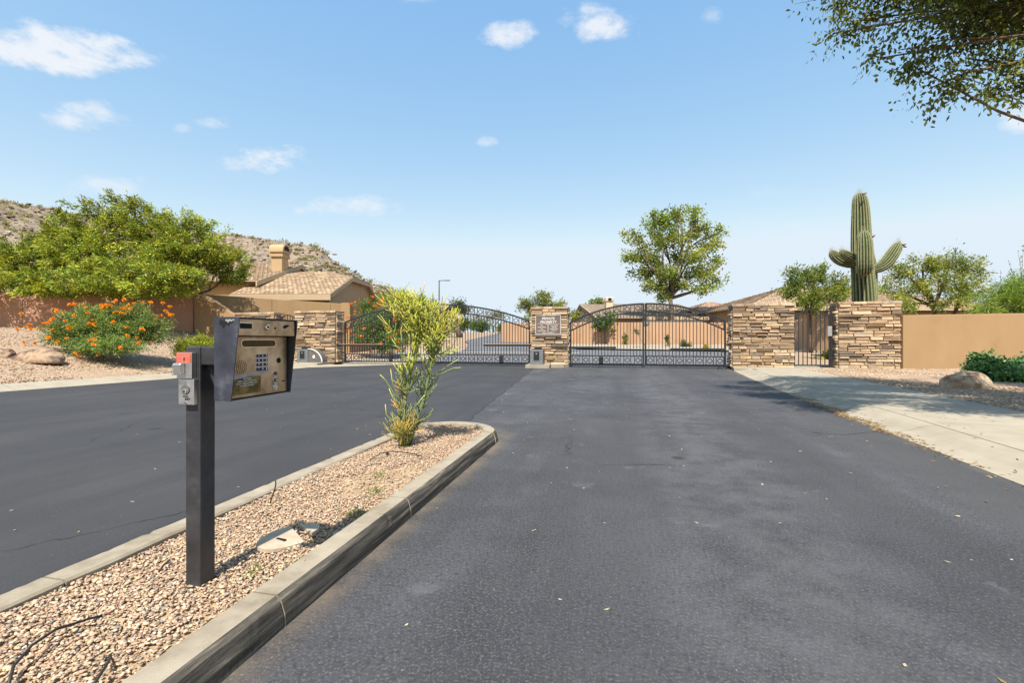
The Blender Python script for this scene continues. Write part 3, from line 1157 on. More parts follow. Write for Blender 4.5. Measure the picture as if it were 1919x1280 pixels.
# gravel beds on both sides of the road
n = 15000
u = rng.uniform(6.2, 15, n)
v = 5.5 + 14.6 * rng.random(n)
k = (u > uS(v) + .06)
u, v = u[k], v[k]
tag(pebbles('bed_gravel', np.stack([u, v, zg(u, v) + .004], -1), rng.uniform(.012, .032, len(u)), PAL, weights=PW),
    'loose tan gravel between the sidewalk and the plain tan wall', 'gravel', kind='stuff')
n = 15000
v = rng.uniform(4, 20, n)
u = uL(v) - 1.05 - 11 * rng.random(n) ** 1.2
tag(pebbles('bank_gravel', np.stack([u, v, zg(u, v) + .006], -1), rng.uniform(.012, .036, len(u)), PAL, weights=PW),
    'loose tan gravel on the bank below the orange flowering shrub', 'gravel', kind='stuff')

# ------------------------------------------------------------------ stone piers
def unit_stones(k=9):
    out = []
    for i in range(k):
        j = lambda s: random.uniform(-s, s)
        back = [(-.5, 0, -.5), (.5, 0, -.5), (.5, 0, .5), (-.5, 0, .5)]
        mid = [(x + j(.012), -.62 + j(.1), z + j(.05)) for x, _, z in back]
        fr = [(x * .93 + j(.03), -1 + j(.22), z * .8 + j(.08)) for x, _, z in back]
        me = bpy.data.meshes.new('stone')
        fs = [(8, 9, 10, 11)]
        for a in range(4):
            b = (a + 1) % 4
            fs += [(a, b, 4 + b, 4 + a), (4 + a, 4 + b, 8 + b, 8 + a)]
        me.from_pydata(back + mid + fr, [], fs)
        me.materials.append(MT['ledge'])
        bm_fix(me)
        out.append(me)
    return out


STONES = unit_stones()


def ledge_face(t, o, ang, w, h, z0=0.0, rows=None, big=False, hmin=.075, hmax=.15, skip=None):
    """a face of ledge stones; o is its lower corner, ang the heading of its run (stones stand out to its right)"""
    z = z0
    ca, sa = math.cos(ang), math.sin(ang)
    while z < h - .03:
        rh = random.uniform(hmin, hmax)
        if h - z - rh < .05:
            rh = h - z
        x = 0.0
        while x < w - .02:
            ln = random.uniform(.22, .70) * (1.35 if rh < .1 else 1)
            if w - x - ln < .16:
                ln = w - x
            if random.random() < .16 and rh > .11 and ln > .3:       # two thin ones in place of one
                parts = [(z, rh * .48), (z + rh * .5, rh * .5)]
            else:
                parts = [(z, rh)]
            for (zz, hh) in parts:
                s = link('stone', random.choice(STONES), t)
                cx = x + ln / 2
                s.location = (o[0] + ca * cx, o[1] + sa * cx, zz + hh / 2)
                s.rotation_euler = (random.uniform(-.02, .02), random.uniform(-.006, .006), ang + random.uniform(-.012, .012))
                s.scale = (ln - .02, random.uniform(.05, .14), hh - .02)
            x += ln
        z += rh


def pier(name, label, u0, u1, v0, v1, z0, h, faces='FLR', cap_over=None):
    t = thing(name, label, 'stone pier', (u0, v0, z0), 0, 'ledge stone piers along the gate line')
    w, d = u1 - u0, v1 - v0
    e = .055
    MB().box((e, e, -.15), (w - e, d - e, h - .06)).build('core', MT['mortar'], t)
    if 'F' in faces:
        ledge_face(t, (e * .2, e, 0), 0, w - e * .4, h - .11)
    if 'L' in faces:
        ledge_face(t, (e, d, 0), -math.pi / 2, d - e, h - .11, hmin=.1)
    if 'R' in faces:
        ledge_face(t, (w - e, e, 0), math.pi / 2, d - e, h - .11, hmin=.1)
    x = -.02
    while x < w:
        ln = random.uniform(.38, .62)
        if w + .02 - x - ln < .25:
            ln = w + .02 - x
        c = MB().box((x + .004, -.05, h - .108), (x + ln - .004, d + .05, h - random.uniform(0, .012)))
        c.build('cap_stone', MT['ledge'], t, bevel=.012)
        x += ln
    return t


pA = pier('stone_pier', 'wide stone pier between the double gate and the small arched gate', 4.78, 7.13, 20.60, 21.3, .11, 2.64, 'FL')
pB = pier('stone_pier', 'wide stone pier standing in front of the tall saguaro', 8.70, 10.86, 20.60, 21.3, .11, 2.66, 'FL')
pC = pier('stone_pier', 'narrow stone pier carrying the brown sign between the two drive gates', -3.76, -2.08, 20.60, 21.3, .14, 2.62, 'FLR')
pL = pier('stone_pier', 'wide stone pier beside the grey box with a curved housing', -16.25, -13.86, 20.60, 21.3, .11, 2.64, 'FR')
pM = pier('stone_pier', 'stone pier half hidden behind the black entry phone', -20.15, -17.65, 20.80, 21.5, .11, 2.62, 'FR')

# plinth of the middle pier
pl = structure('pier_plinth')
slab('kerb_stone', [(-3.87, 19.78), (-2.80, 19.78), (-2.80, 21.6), (-3.87, 21.6)], .15, pl, th=.2)
slab('kerb_stone', [(-2.785, 20.15), (-2.24, 20.35), (-2.05, 20.7), (-2.05, 21.6), (-2.785, 21.6)], .145, pl, th=.2)

# sign on the middle pier
sg = thing('entrance_sign', 'brown PRIVATE PROPERTY sign with white lettering on the narrow stone pier', 'sign', (-2.96, 20.60, 1.93))
MB().box((-.56, -.10, -.42), (.56, -.03, .42)).build('panel', MT['sign_brown'], sg)
fr = MB()
for a, b in (((-.58, -.125, .415), (.58, -.02, .44)), ((-.58, -.125, -.44), (.58, -.02, -.415)), ((-.58, -.125, -.413), (-.557, -.02, .413)), ((.557, -.125, -.413), (.58, -.02, .413))):
    fr.box(a, b)
fr.build('frame', MT['sign_print'], sg)
MB().box((-.60, -.118, -.52), (.60, -.03, -.445)).build('ledge_tray', MT['sign_brown'], sg)
MB().box((-.5, -.104, .045), (.5, -.099, .056)).box((-.012, -.104, -.31), (.012, -.099, .043)).prism([(-.12, -.104, .044), (0, -.104, .012), (.12, -.104, .044)], (0, .004, 0)).build('divider', MT['sign_print'], sg)
for (t_, s_, a_, b_, sh, bo), me in zip(SIGN_TXT, SIGN_ME):
    put_text(me, (a_, -.102, b_), (R(90), 0, 0), MT['sign_print'], sg)

for i, (u_, lab) in enumerate(((-3.16, 'small black spotlight on the sign pier, the one above the letter P'), (-2.86, 'small black spotlight on the sign pier, the one nearer the double gate'))):
    sp = thing('spotlight', lab, 'spotlight', (u_, 20.85, 2.755), 0, 'spotlights on the sign pier')
    MB().disc((0, 0, 0), (0, 0, 1), .05, .05).build('base', MT['black_plastic'], sp)
    MB().disc((0, .03, .13), (0, -1, -.4), .07, .12, dome=.01).build('lamp_head', MT['black_plastic'], sp)

# ------------------------------------------------------------------ gates
PICK = MB().box((-.0145, -.0145, 0), (.0145, .0145, 1)).build('picket', MT['iron']).data
bpy.data.objects.remove(bpy.data.objects['picket'])


def diamond_mesh(a=.118, w=.03):
    b = MB()
    for k in range(4):
        p = [(a, 0), (0, a), (-a, 0), (0, -a)]
        q0, q1 = p[k], p[(k + 1) % 4]
        b.bar([(q0[0], 0, q0[1]), (q1[0], 0, q1[1])], .018, w)
    o = b.build('diamond', MT['iron'])
    me = o.data
    bpy.data.objects.remove(o)
    return me


DIA = diamond_mesh()


def gate_leaf(label, u0, u1, v, ztop, z_low=.13, group='iron drive gate leaves'):
    """one leaf from u0 to u1; ztop(u) is the arch"""
    t = thing('gate_leaf', label, 'gate', (u0, v, 0), 0, group)
    w = u1 - u0
    zt = lambda x: ztop(u0 + x)
    n = 18
    xs = [w * i / n for i in range(n + 1)]
    zl, zb = .50, z_low
    MB().bar([(x, 0, zt(x) - .03) for x in xs], .05, .075).build('top_rail', MT['iron'], t)
    MB().bar([(x, 0, zt(x) - .40) for x in xs], .04, .065).build('arched_rail', MT['iron'], t)
    MB().box((0, -.02, zl), (w, .02, zl + .05)).build('lower_rail', MT['iron'], t)
    MB().box((0, -.025, zb), (w, .025, zb + .065)).build('bottom_rail', MT['iron'], t)
    for x in (0.0, w):
        MB().box((x - .035, -.035, zb - .03), (x + .035, .035, zt(x))).build('stile', MT['iron'], t)
    pitch = w / round(w / .139)
    k = int(round(w / pitch))
    for i in range(1, k):
        x = pitch * i
        p = link('picket', PICK, t)
        p.location = (x, 0, zl + .05)
        p.scale = (1, 1, zt(x) - .42 - zl - .05)
    nd = max(3, int(round(w / .43)))
    cell = w / nd
    for i in range(nd):
        c = cell * (i + .5)
        for off in (-.15, .15):
            x = c + off
            p = link('picket', PICK, t)
            p.location = (x, 0, zb + .06)
            p.scale = (1, 1, zl - zb - .06)
            q = link('picket', PICK, t)
            q.location = (x, 0, zt(x) - .39)
            q.scale = (1, 1, .34)
        d = link('diamond', DIA, t)
        d.location = (c, 0, (zb + zl) / 2 + .03)
        d = link('diamond', DIA, t)
        d.location = (c, 0, zt(c) - .215)
        d.rotation_euler = (0, -math.atan2(zt(c + .1) - zt(c - .1), .2), 0)
    return t


GV = 20.95


def arch(ua, ub, zs, zc):
    uc, hw = (ua + ub) / 2, (ub - ua) / 2
    return lambda u: zs + (zc - zs) * (1 - ((u - uc) / hw) ** 2 * (.9 + .1 * ((u - uc) / hw) ** 2))


ar = arch(-2.0, 4.6, 2.05, 2.88)
g1 = gate_leaf('black iron gate leaf hinged on the sign pier, rising toward the middle', -1.98, 1.22, GV, ar)
g2 = gate_leaf('black iron gate leaf hinged on the wide pier, in front of the trash-free rose wall', 1.32, 4.58, GV, ar)
g2['label'] = 'black iron gate leaf hinged on the wide pier beside the small arched gate'
al = arch(-13.6, -3.9, 2.15, 3.02)
g3 = gate_leaf('long black iron gate leaf in front of the shrub with red flowers', -13.55, -8.80, GV, al)
g4 = gate_leaf('long black iron gate leaf between the pencil cactus and the sign pier', -8.70, -3.90, GV, al)

# gate operators: grey housings and their arms
def operator_box(label, u, v, z, w, curved):
    t = thing('gate_operator', label, 'gate motor', (u, v, z), 0, 'grey gate operators')
    h, d = .66, .5
    b = MB()
    b.box((0, 0, 0), (w, d, h))
    b.build('housing', MT['box_grey'], t, bevel=.012)
    MB().box((w * .28, -.006, .18), (w * .72, -.001, h - .09)).build('front_panel', MT['black_plastic'], t)
    MB().box((w * .24, -.012, .15), (w * .28, 0.0, h - .06)).box((w * .72, -.012, .15), (w * .76, 0.0, h - .06)).box((w * .28, -.012, h - .09), (w * .72, 0.0, h - .06)).box((w * .28, -.012, .15), (w * .72, 0.0, .18)).build('panel_frame', MT['box_grey'], t)
    MB().disc((w * .5, -.007, h - .18), (0, -1, 0), .035, .012).build('lock', MT['steel_plain'], t)
    MB().box((w * .3, .1, h), (w * .82, .4, h + .13)).build('top_hood', MT['black_plastic'], t, bevel=.02)
    if curved:
        n = 10
        pts = [(w + .002, .03, 0)] + [(w + .002 + .80 * math.cos(a), .03, .68 * math.sin(a)) for a in np.linspace(0, math.pi / 2, n)]
        MB().prism(pts, (0, .42, 0)).build('arm_cover', MT['galv'], t)
        rim = MB()
        rim.bar([(w + .80 * math.cos(a), .02, .68 * math.sin(a)) for a in np.linspace(.05, math.pi / 2, n)], .05, .035)
        rim.build('cover_rim', MT['white_board'], t)
        MB().box((w + .27, .018, .22), (w + .39, .028, .36)).build('label_plate', MT['white_print'], t)
    return t


operator_box('grey gate operator box on the plinth below the brown sign', -3.70, 20.0, .152, .58, False)
ob2 = operator_box('grey gate operator box with a curved arm cover at the wide pier', -15.5, 19.8, .127, .62, True)
MB().box((-15.9, 19.6, .1), (-13.9, 20.4, .128)).build('operator_pad', MT['concrete'], kind='structure')


def operator_arm(label, u0, u1, v, z, tan):
    t = thing('swing_actuator', label, 'gate actuator', (u0, v, z), 0, 'operator arms across the gates')
    w = u1 - u0
    MB().box((0, -.04, 0), (w, .04, .085)).build('arm_tube', MT['iron'], t)
    if tan:
        MB().box((0.02, -.075, .087), (w - .1, .05, .105)).build('top_cover', MT['trim'], t)
    b = MB()
    b.box((w * .92 if u0 < u1 else 0, -.05, -.09), (w * .92 + .06, .08, .0))
    b.build('bracket', MT['iron'], t)
    return t


operator_arm('flat iron arm across the gate leaf next to the sign pier', -1.98, .05, GV - .09, .86, False)
operator_arm('flat iron arm across the gate leaf next to the small arched gate', 2.35, 4.6, GV - .09, .80, False)
operator_arm('tan topped arm across the gate leaf with the red flowers behind', -14.1, -11.2, GV - .12, .93, True)
operator_arm('tan topped arm between the pencil cactus and the sign pier', -6.1, -3.7, GV - .12, .95, True)
for (u_, lab) in ((-10.95, 'black latch block low on the leaf with the red flowers behind'), (-5.25, 'black latch block low on the leaf near the sign pier'), (-.62, 'black latch block low on the double gate')):
    lb = thing('gate_latch', lab, 'latch', (u_, GV - .05, .2), 0, 'latch blocks on the gates')
    MB().box((-.09, -.06, 0), (.09, .0, .30)).build('block', MT['black_plastic'], lb, bevel=.01)
    MB().disc((0, -.06, .2), (0, -1, 0), .03, .012).build('bolt', MT['iron'], lb)
gh = thing('gate_stop', 'pair of short black gate stops at the foot of the double gate', 'gate stop', (4.25, 20.78, 0))
for x in (0, .3):
    MB().prism([(x, 0, 0), (x + .05, 0, 0), (x + .12, 0, .2), (x + .07, 0, .2)], (0, .06, 0)).build('foot', MT['iron'], gh)


def walk_gate(label, u0, u1, v, zs, zc, n=8, post=True):
    t = thing('walk_gate', label, 'gate', (u0, v, .12), 0, 'small arched walk gates')
    w = u1 - u0
    zt = lambda x: zs + (zc - zs) * (1 - ((x - w / 2) / (w / 2)) ** 2)
    xs = [w * i / 12 for i in range(13)]
    MB().bar([(x, 0, zt(x)) for x in xs], .045, .05).build('top_rail', MT['iron'], t)
    MB().box((0, -.02, .06), (w, .02, .11)).build('bottom_rail', MT['iron'], t)
    for x in (0, w):
        MB().box((x - .022, -.022, .02), (x + .022, .022, zt(x))).build('stile', MT['iron'], t)
    for i in range(1, n):
        x = w * i / n
        p = link('picket', PICK, t)
        p.location = (x, 0, .1)
        p.scale = (1, 1, zt(x) - .1)
    return t


wg = walk_gate('black arched walk gate between two wide stone piers', 7.22, 8.50, 20.9, 2.05, 2.38)
MB().box((1.20, -.07, 1.28), (1.36, .03, 1.68)).build('lock_box', MT['steel_plain'], wg, bevel=.01)
MB().box((1.30, -.04, 0), (1.38, .04, 2.5)).build('post', MT['iron'], wg)
MB().box((.95, -.03, .0), (1.38, .03, .05)).build('kick_plate', MT['iron'], wg)
walk_gate('black arched walk gate beside the entry phone, mostly hidden', -17.55, -16.3, 20.9, 2.1, 2.45)

# ------------------------------------------------------------------ entry phone on its post
ph = thing('entry_phone', 'steel keypad entry phone in a black hood on a black post', 'entry phone', (-1.885, 1.75, .1))


def at_ph(b, name, mat, parent=ph, **k):           # world coordinates in, local mesh out
    b.V = [(p[0] + 1.885, p[1] - 1.75, p[2] - .1) for p in b.V]
    return b.build(name, mat, parent, **k)


post = at_ph(MB().box((-1.926, 1.709, .02), (-1.844, 1.791, 1.22)), 'post', MT['post_black'], bevel=.006)
at_ph(MB().box((-1.843, 1.711, 1.135), (-1.682, 1.789, 1.218)), 'arm', MT['post_black'], bevel=.005)
K0, K1, KB, KT = 1.625, 1.99, .992, 1.348        # near end, far end, bottom, top
UB, UP = -1.68, -1.606                            # back, steel plate
side = lambda v_: [(UB, v_, KB), (-1.594, v_, KB - .006), (-1.552, v_, KT - .012), (-1.556, v_, KT), (UB, v_, KT)]
h1 = at_ph(MB().prism(side(K0), (0, .004, 0)), 'hood_side', MT['hood_black'])
h1['label'] = 'scuffed hood side with a torn corner'
at_ph(MB().prism(side(K1 - .004), (0, .004, 0)), 'hood_side', MT['post_black'])
at_ph(MB().box((UB, K0 + .0045, KT - .004), (-1.556, K1 - .0045, KT)), 'hood_top', MT['post_black'])
at_ph(MB().box((UB, K0 + .0045, KB), (UP - .02, K1 - .0045, KT - .0045)), 'back_box', MT['post_black'])
at_ph(MB().box((UB, K0 + .0045, KB - .004), (UP + .008, K1 - .0045, KB - .0005)), 'hood_bottom', MT['post_black'])
tear = [(-.5, .1), (-.42, .5), (-.2, .35), (0, .55), (.15, .3), (.35, .5), (.5, .2), (.25, .1), (.2, -.15), (0, .05), (-.2, -.4), (-.3, -.1)]
at_ph(MB().prism([(-1.618 + a * .075, K0 - .0006, 1.315 + b * .045) for a, b in tear], (0, .0005, 0)), 'torn_patch', MT['void'])
at_ph(MB().prism([(-1.598 + a * .05, K0 - .0012, 1.330 + b * .018) for a, b in tear], (0, .0005, 0)), 'bare_patch', MT['steel_plain'])
plate = at_ph(MB().box((UP - .019, K0 + .006, KB + .002), (UP, K1 - .012, KT - .083)), 'face_plate', MT['steel'], bevel=.002)
head = at_ph(MB().box((UP - .015, K0 + .005, KT - .080), (-1.563, K1 - .010, KT - .006)), 'header_plate', MT['steel'], bevel=.002)
PW_, PH_ = (K1 - .012) - (K0 + .006), (KT - .083) - (KB + .002)


def pp(s, t_, du=0.0):                            # a place on the steel plate
    return (UP + du, K0 + .006 + s * PW_, KB + .002 + t_ * PH_)


def hp(s, t_, du=0.0):
    return (-1.563 + du, K0 + .005 + s * (K1 - K0 - .015), KT - .080 + t_ * .074)


def stadium(c, w_, h_, n=8):
    r = h_ / 2
    pts = [(c[0], c[1] + (w_ / 2 - r) + r * math.sin(a), c[2] + r * math.cos(a)) for a in np.linspace(0, math.pi, n)]
    pts += [(c[0], c[1] - (w_ / 2 - r) - r * math.sin(a), c[2] - r * math.cos(a)) for a in np.linspace(0, math.pi, n)]
    return pts


ph_p = (1.885, -1.75, -.1)


def on_plate(b, name, mat, parent, **k):
    return at_ph(b, name, mat, parent, **k)


on_plate(MB().prism(stadium(pp(.48, .885), .205, .030), (.0008, 0, 0)), 'display_window', MT['lcd'], plate)
on_plate(MB().prism(stadium(pp(.48, .885), .213, .037), (.0005, 0, 0)), 'display_rim', MT['chrome'], plate)
holes = MB()
for r_ in range(8):
    ln = (4, 6, 7, 7, 7, 7, 6, 4)[r_]
    for c_ in range(ln):
        holes.disc(pp(.165 + (c_ - (ln - 1) / 2) * .030, .50 + (3.5 - r_) * .027, 0), (1, 0, 0), .0024, .0006, 6)
on_plate(holes, 'speaker_holes', MT['void'], plate)
pad = on_plate(MB().box(pp(.405, .415, 0), pp(.64, .70, .0012)), 'keypad', MT['steel_plain'], plate, bevel=.0005)
keys = '123456789*0#'
for i, ch in enumerate(keys):
    s, t_ = .455 + (i % 3) * .068, .67 - (i // 3) * .075
    kb = MB().box(pp(s - .028, t_ - .026, .0013), pp(s + .028, t_ + .026, .0045))
    ko = on_plate(kb, 'key', MT['key_blue'], plate, bevel=.0008)
    a, b_, c_ = pp(s, t_, .0052)
    put_text(TXT[ch], (a + 1.885, b_ - 1.75, c_ - .1), (R(90), 0, R(90)), MT['white_print'], plate, 'digit')
on_plate(MB().disc(pp(.835, .575), (1, 0, 0), .0135, .002, 20), 'camera_port', MT['void'], plate)
on_plate(MB().prism([pp(.0, .365), pp(.0, .30), pp(.58, .375), pp(.66, .415), pp(.62, .43), pp(.55, .425)], (.0012, 0, 0)), 'worn_strip', MT['grey_strip'], plate)
ntc = on_plate(MB().box(pp(.03, .055, 0), pp(.50, .335, .001)), 'notice_plate', MT['badge'], plate)
for i, me in enumerate(NOTICE_ME):
    a, b_, c_ = pp(.27, .305 - i * .038, .0016)
    put_text(me, (a + 1.885, b_ - 1.75, c_ - .1), (R(90), 0, R(90)), MT['white_print'], ntc)
for k_, t_ in enumerate((.345, .225, .105)):
    bt = on_plate(MB().disc(pp(.765, t_, .0005), (1, 0, 0), .0155, .003, 20), 'button_ring', MT['chrome'], plate)
    on_plate(MB().disc(pp(.765, t_, .0036), (1, 0, 0), .0092, .003, 16, .001), 'call_button', MT['key_blue'] if k_ < 2 else MT['steel_plain'], plate)
    on_plate(MB().disc(pp(.765, t_, .0076), (1, 0, 0), .0032, .0006, 10), 'button_mark', MT['red'] if k_ == 0 else MT['white_print'], plate)
on_plate(MB().box(pp(.90, .185, 0), pp(.965, .205, .0008)), 'slot', MT['void'], plate)
on_plate(MB().box(hp(.03, .42, 0), hp(.215, .72, .0008)), 'card_slot', MT['void'], head)
on_plate(MB().box(hp(.02, .73, 0), hp(.225, .80, .002)), 'slot_lip', MT['steel_plain'], head)
on_plate(MB().disc(hp(.47, .55), (1, 0, 0), .0135, .006, 20, .001), 'lock_ring', MT['chrome'], head)
on_plate(MB().disc(hp(.47, .55, .0072), (1, 0, 0), .006, .0008, 12), 'lock_core', MT['void'], head)
on_plate(MB().disc(hp(.62, .5), (1, 0, 0), .0052, .001, 12), 'pin_hole', MT['void'], head)
on_plate(MB().prism([hp(.76, .58), hp(.80, .48), (hp(.86, .6)), hp(.905, .72), hp(.84, .76), hp(.78, .68)], (.0006, 0, 0)), 'scratch', MT['void'], head)
# switch plates on the near side of the post
PX = -1.885
p1 = at_ph(MB().box((PX - .062, 1.684, 1.074), (PX + .022, 1.7085, 1.193)), 'switch_plate', MT['steel_plain'], bevel=.002)
p1['label'] = 'upper plate with a red sticker and a hooded key switch'
at_ph(MB().box((PX - .061, 1.6825, 1.146), (PX + .018, 1.6835, 1.192)), 'red_sticker', MT['red'], p1)
at_ph(MB().disc((PX - .018, 1.682, 1.17), (0, -1, 0), .0055, .006, 10, .002), 'screw', MT['chrome'], p1)
at_ph(MB().prism([(PX - .058, 1.683, 1.098), (PX - .058, 1.662, 1.096), (PX - .058, 1.658, 1.139), (PX - .058, 1.666, 1.145), (PX - .058, 1.683, 1.145)], (.044, 0, 0)), 'key_switch', MT['steel_plain'], p1, bevel=.003)
at_ph(MB().box((PX - .062, 1.659, 1.0915), (PX - .010, 1.6835, 1.0955)), 'switch_lip', MT['chrome'], p1)
p2 = at_ph(MB().box((PX - .056, 1.688, .955), (PX + .030, 1.7085, 1.072)), 'switch_plate', MT['steel_plain'], bevel=.002)
p2['label'] = 'lower plate with a round key lock'
at_ph(MB().disc((PX - .015, 1.687, 1.024), (0, -1, 0), .022, .003, 20), 'lock_plate', MT['galv'], p2)
at_ph(MB().disc((PX - .015, 1.683, 1.016), (0, -1, 0), .012, .004, 16, .001), 'key_lock', MT['chrome'], p2)
at_ph(MB().disc((PX - .015, 1.678, 1.016), (0, -1, 0), .004, .0006, 10), 'key_hole', MT['void'], p2)
at_ph(MB().disc((PX - .015, 1.6875, .966), (0, -1, 0), .005, .004, 10), 'screw', MT['chrome'], p2)
put_text(FIRE_ME, (PX - .015 + 1.885, 1.6874 - 1.75, .992 - .1), (R(90), 0, 0), MT['void'], p2)
put_text(PLATE_ME, (PX - .005 + 1.885, 1.6874 - 1.75, .980 - .1), (R(90), 0, 0), MT['void'], p2)
conduit = MB().tube([(-1.838, 1.745, 1.13), (-1.812, 1.748, 1.07), (-1.79, 1.75, 1.02), (-1.70, 1.76, 1.01)], .008, 6)
at_ph(conduit, 'cable', MT['pipe'])

# ------------------------------------------------------------------ small things on the island
lid = thing('valve_box_lid', 'cracked oval tan valve box lid lying in the gravel', 'lid', (-1.80, 2.23, .118), R(-8))
ring = [(.118 * math.cos(a) * (1 + .05 * math.sin(3 * a)), .185 * math.sin(a), 0) for a in np.linspace(0, 6.283, 26)[:-1]]
half1 = [p for p in ring if p[0] * .5 + p[1] <= .075]
half2 = [p for p in ring if p[0] * .5 + p[1] > .085]
lm = Matrix.Rotation(R(5), 3, 'Y') @ Matrix.Rotation(R(-4), 3, 'X')
MB().prism([lm @ Vector(p) for p in half1], (0, 0, .02)).build('lid_piece', MT['lid'], lid)
MB().prism([Matrix.Rotation(R(-5), 3, 'Y') @ Vector(p) + Vector((0, .012, .004)) for p in half2], (0, 0, .018)).build('lid_piece', MT['lid'], lid)
MB().box((-.03, -.06, .0205), (.035, -.045, .028)).build('finger_slot', MT['void'], lid)


def tube_thing(label, pts, r):
    o = MB()
    o.tube(pts, r, 7)
    return tag(o.build('drip_tube', MT['pipe'], smooth=True, origin=pts[0]), label, 'drip tube', 'black drip tubes in the island gravel')


def ix(x, y, z=.135):
    d = F * (H - z) / (y - HY)
    return cw((x - CX) / F * d, d, z)


tube_thing('longest black drip tube curving through the gravel below the post', [ix(12, 1300, .13), ix(25, 1250, .15), ix(60, 1210, .17), ix(105, 1180, .165), ix(168, 1160, .135), ix(190, 1155, .12)], .005)
tube_thing('short black drip tube lying nearest the scuffed kerb below the post', [ix(165, 1300, .13), ix(190, 1262, .15), ix(204, 1240, .135), ix(206, 1228, .11)], .005)
tube_thing('stub of black drip tube lying just before the post', [ix(298, 1072, .125), ix(306, 1060, .14), ix(318, 1050, .125)], .005)
tube_thing('upright end of black drip tube sticking out of the gravel', [px(506, 944, 3.15), px(509, 934, 3.15), px(514, 921, 3.15), px(517, 908, 3.15), px(516, 899, 3.15)], .0045)
tube_thing('black drip tube arched over the gravel before the pencil cactus', [ix(694, 862, .125), ix(712, 850, .155), ix(735, 846, .16), ix(765, 849, .145), ix(790, 855, .125)], .005)
em = thing('drip_emitter', 'black drip emitter lying by the foot of the pencil cactus', 'drip emitter', ix(724, 850, .14))
MB().disc((0, 0, 0), (1, 0, 0), .014, .02, 10).build('barrel', MT['pipe'], em)
MB().tube([(0, 0, 0), (.02, -.03, .004), (.06, -.035, 0)], .004, 6).build('barb', MT['pipe'], em)
n = 260
weeds = [ix(700, 920, .13), ix(712, 888, .13), ix(660, 960, .13), ix(690, 960, .13), ix(555, 1055, .13), ix(480, 1070, .13)]
P = np.array([weeds[i % len(weeds)] for i in range(n)]) + rng.normal(size=(n, 3)) * np.array([[.03, .05, .002]])
P[:, 2] = .118
tag(leaves('weed_tuft', P, rng.normal(size=(n, 3)) * .8 + np.array([[0, 0, .7]]), .028, .009, [(.16, .22, .05), (.22, .25, .07)], MT['grass'], None, .3),
    'low green weeds scattered in the island gravel', 'weeds', kind='stuff')

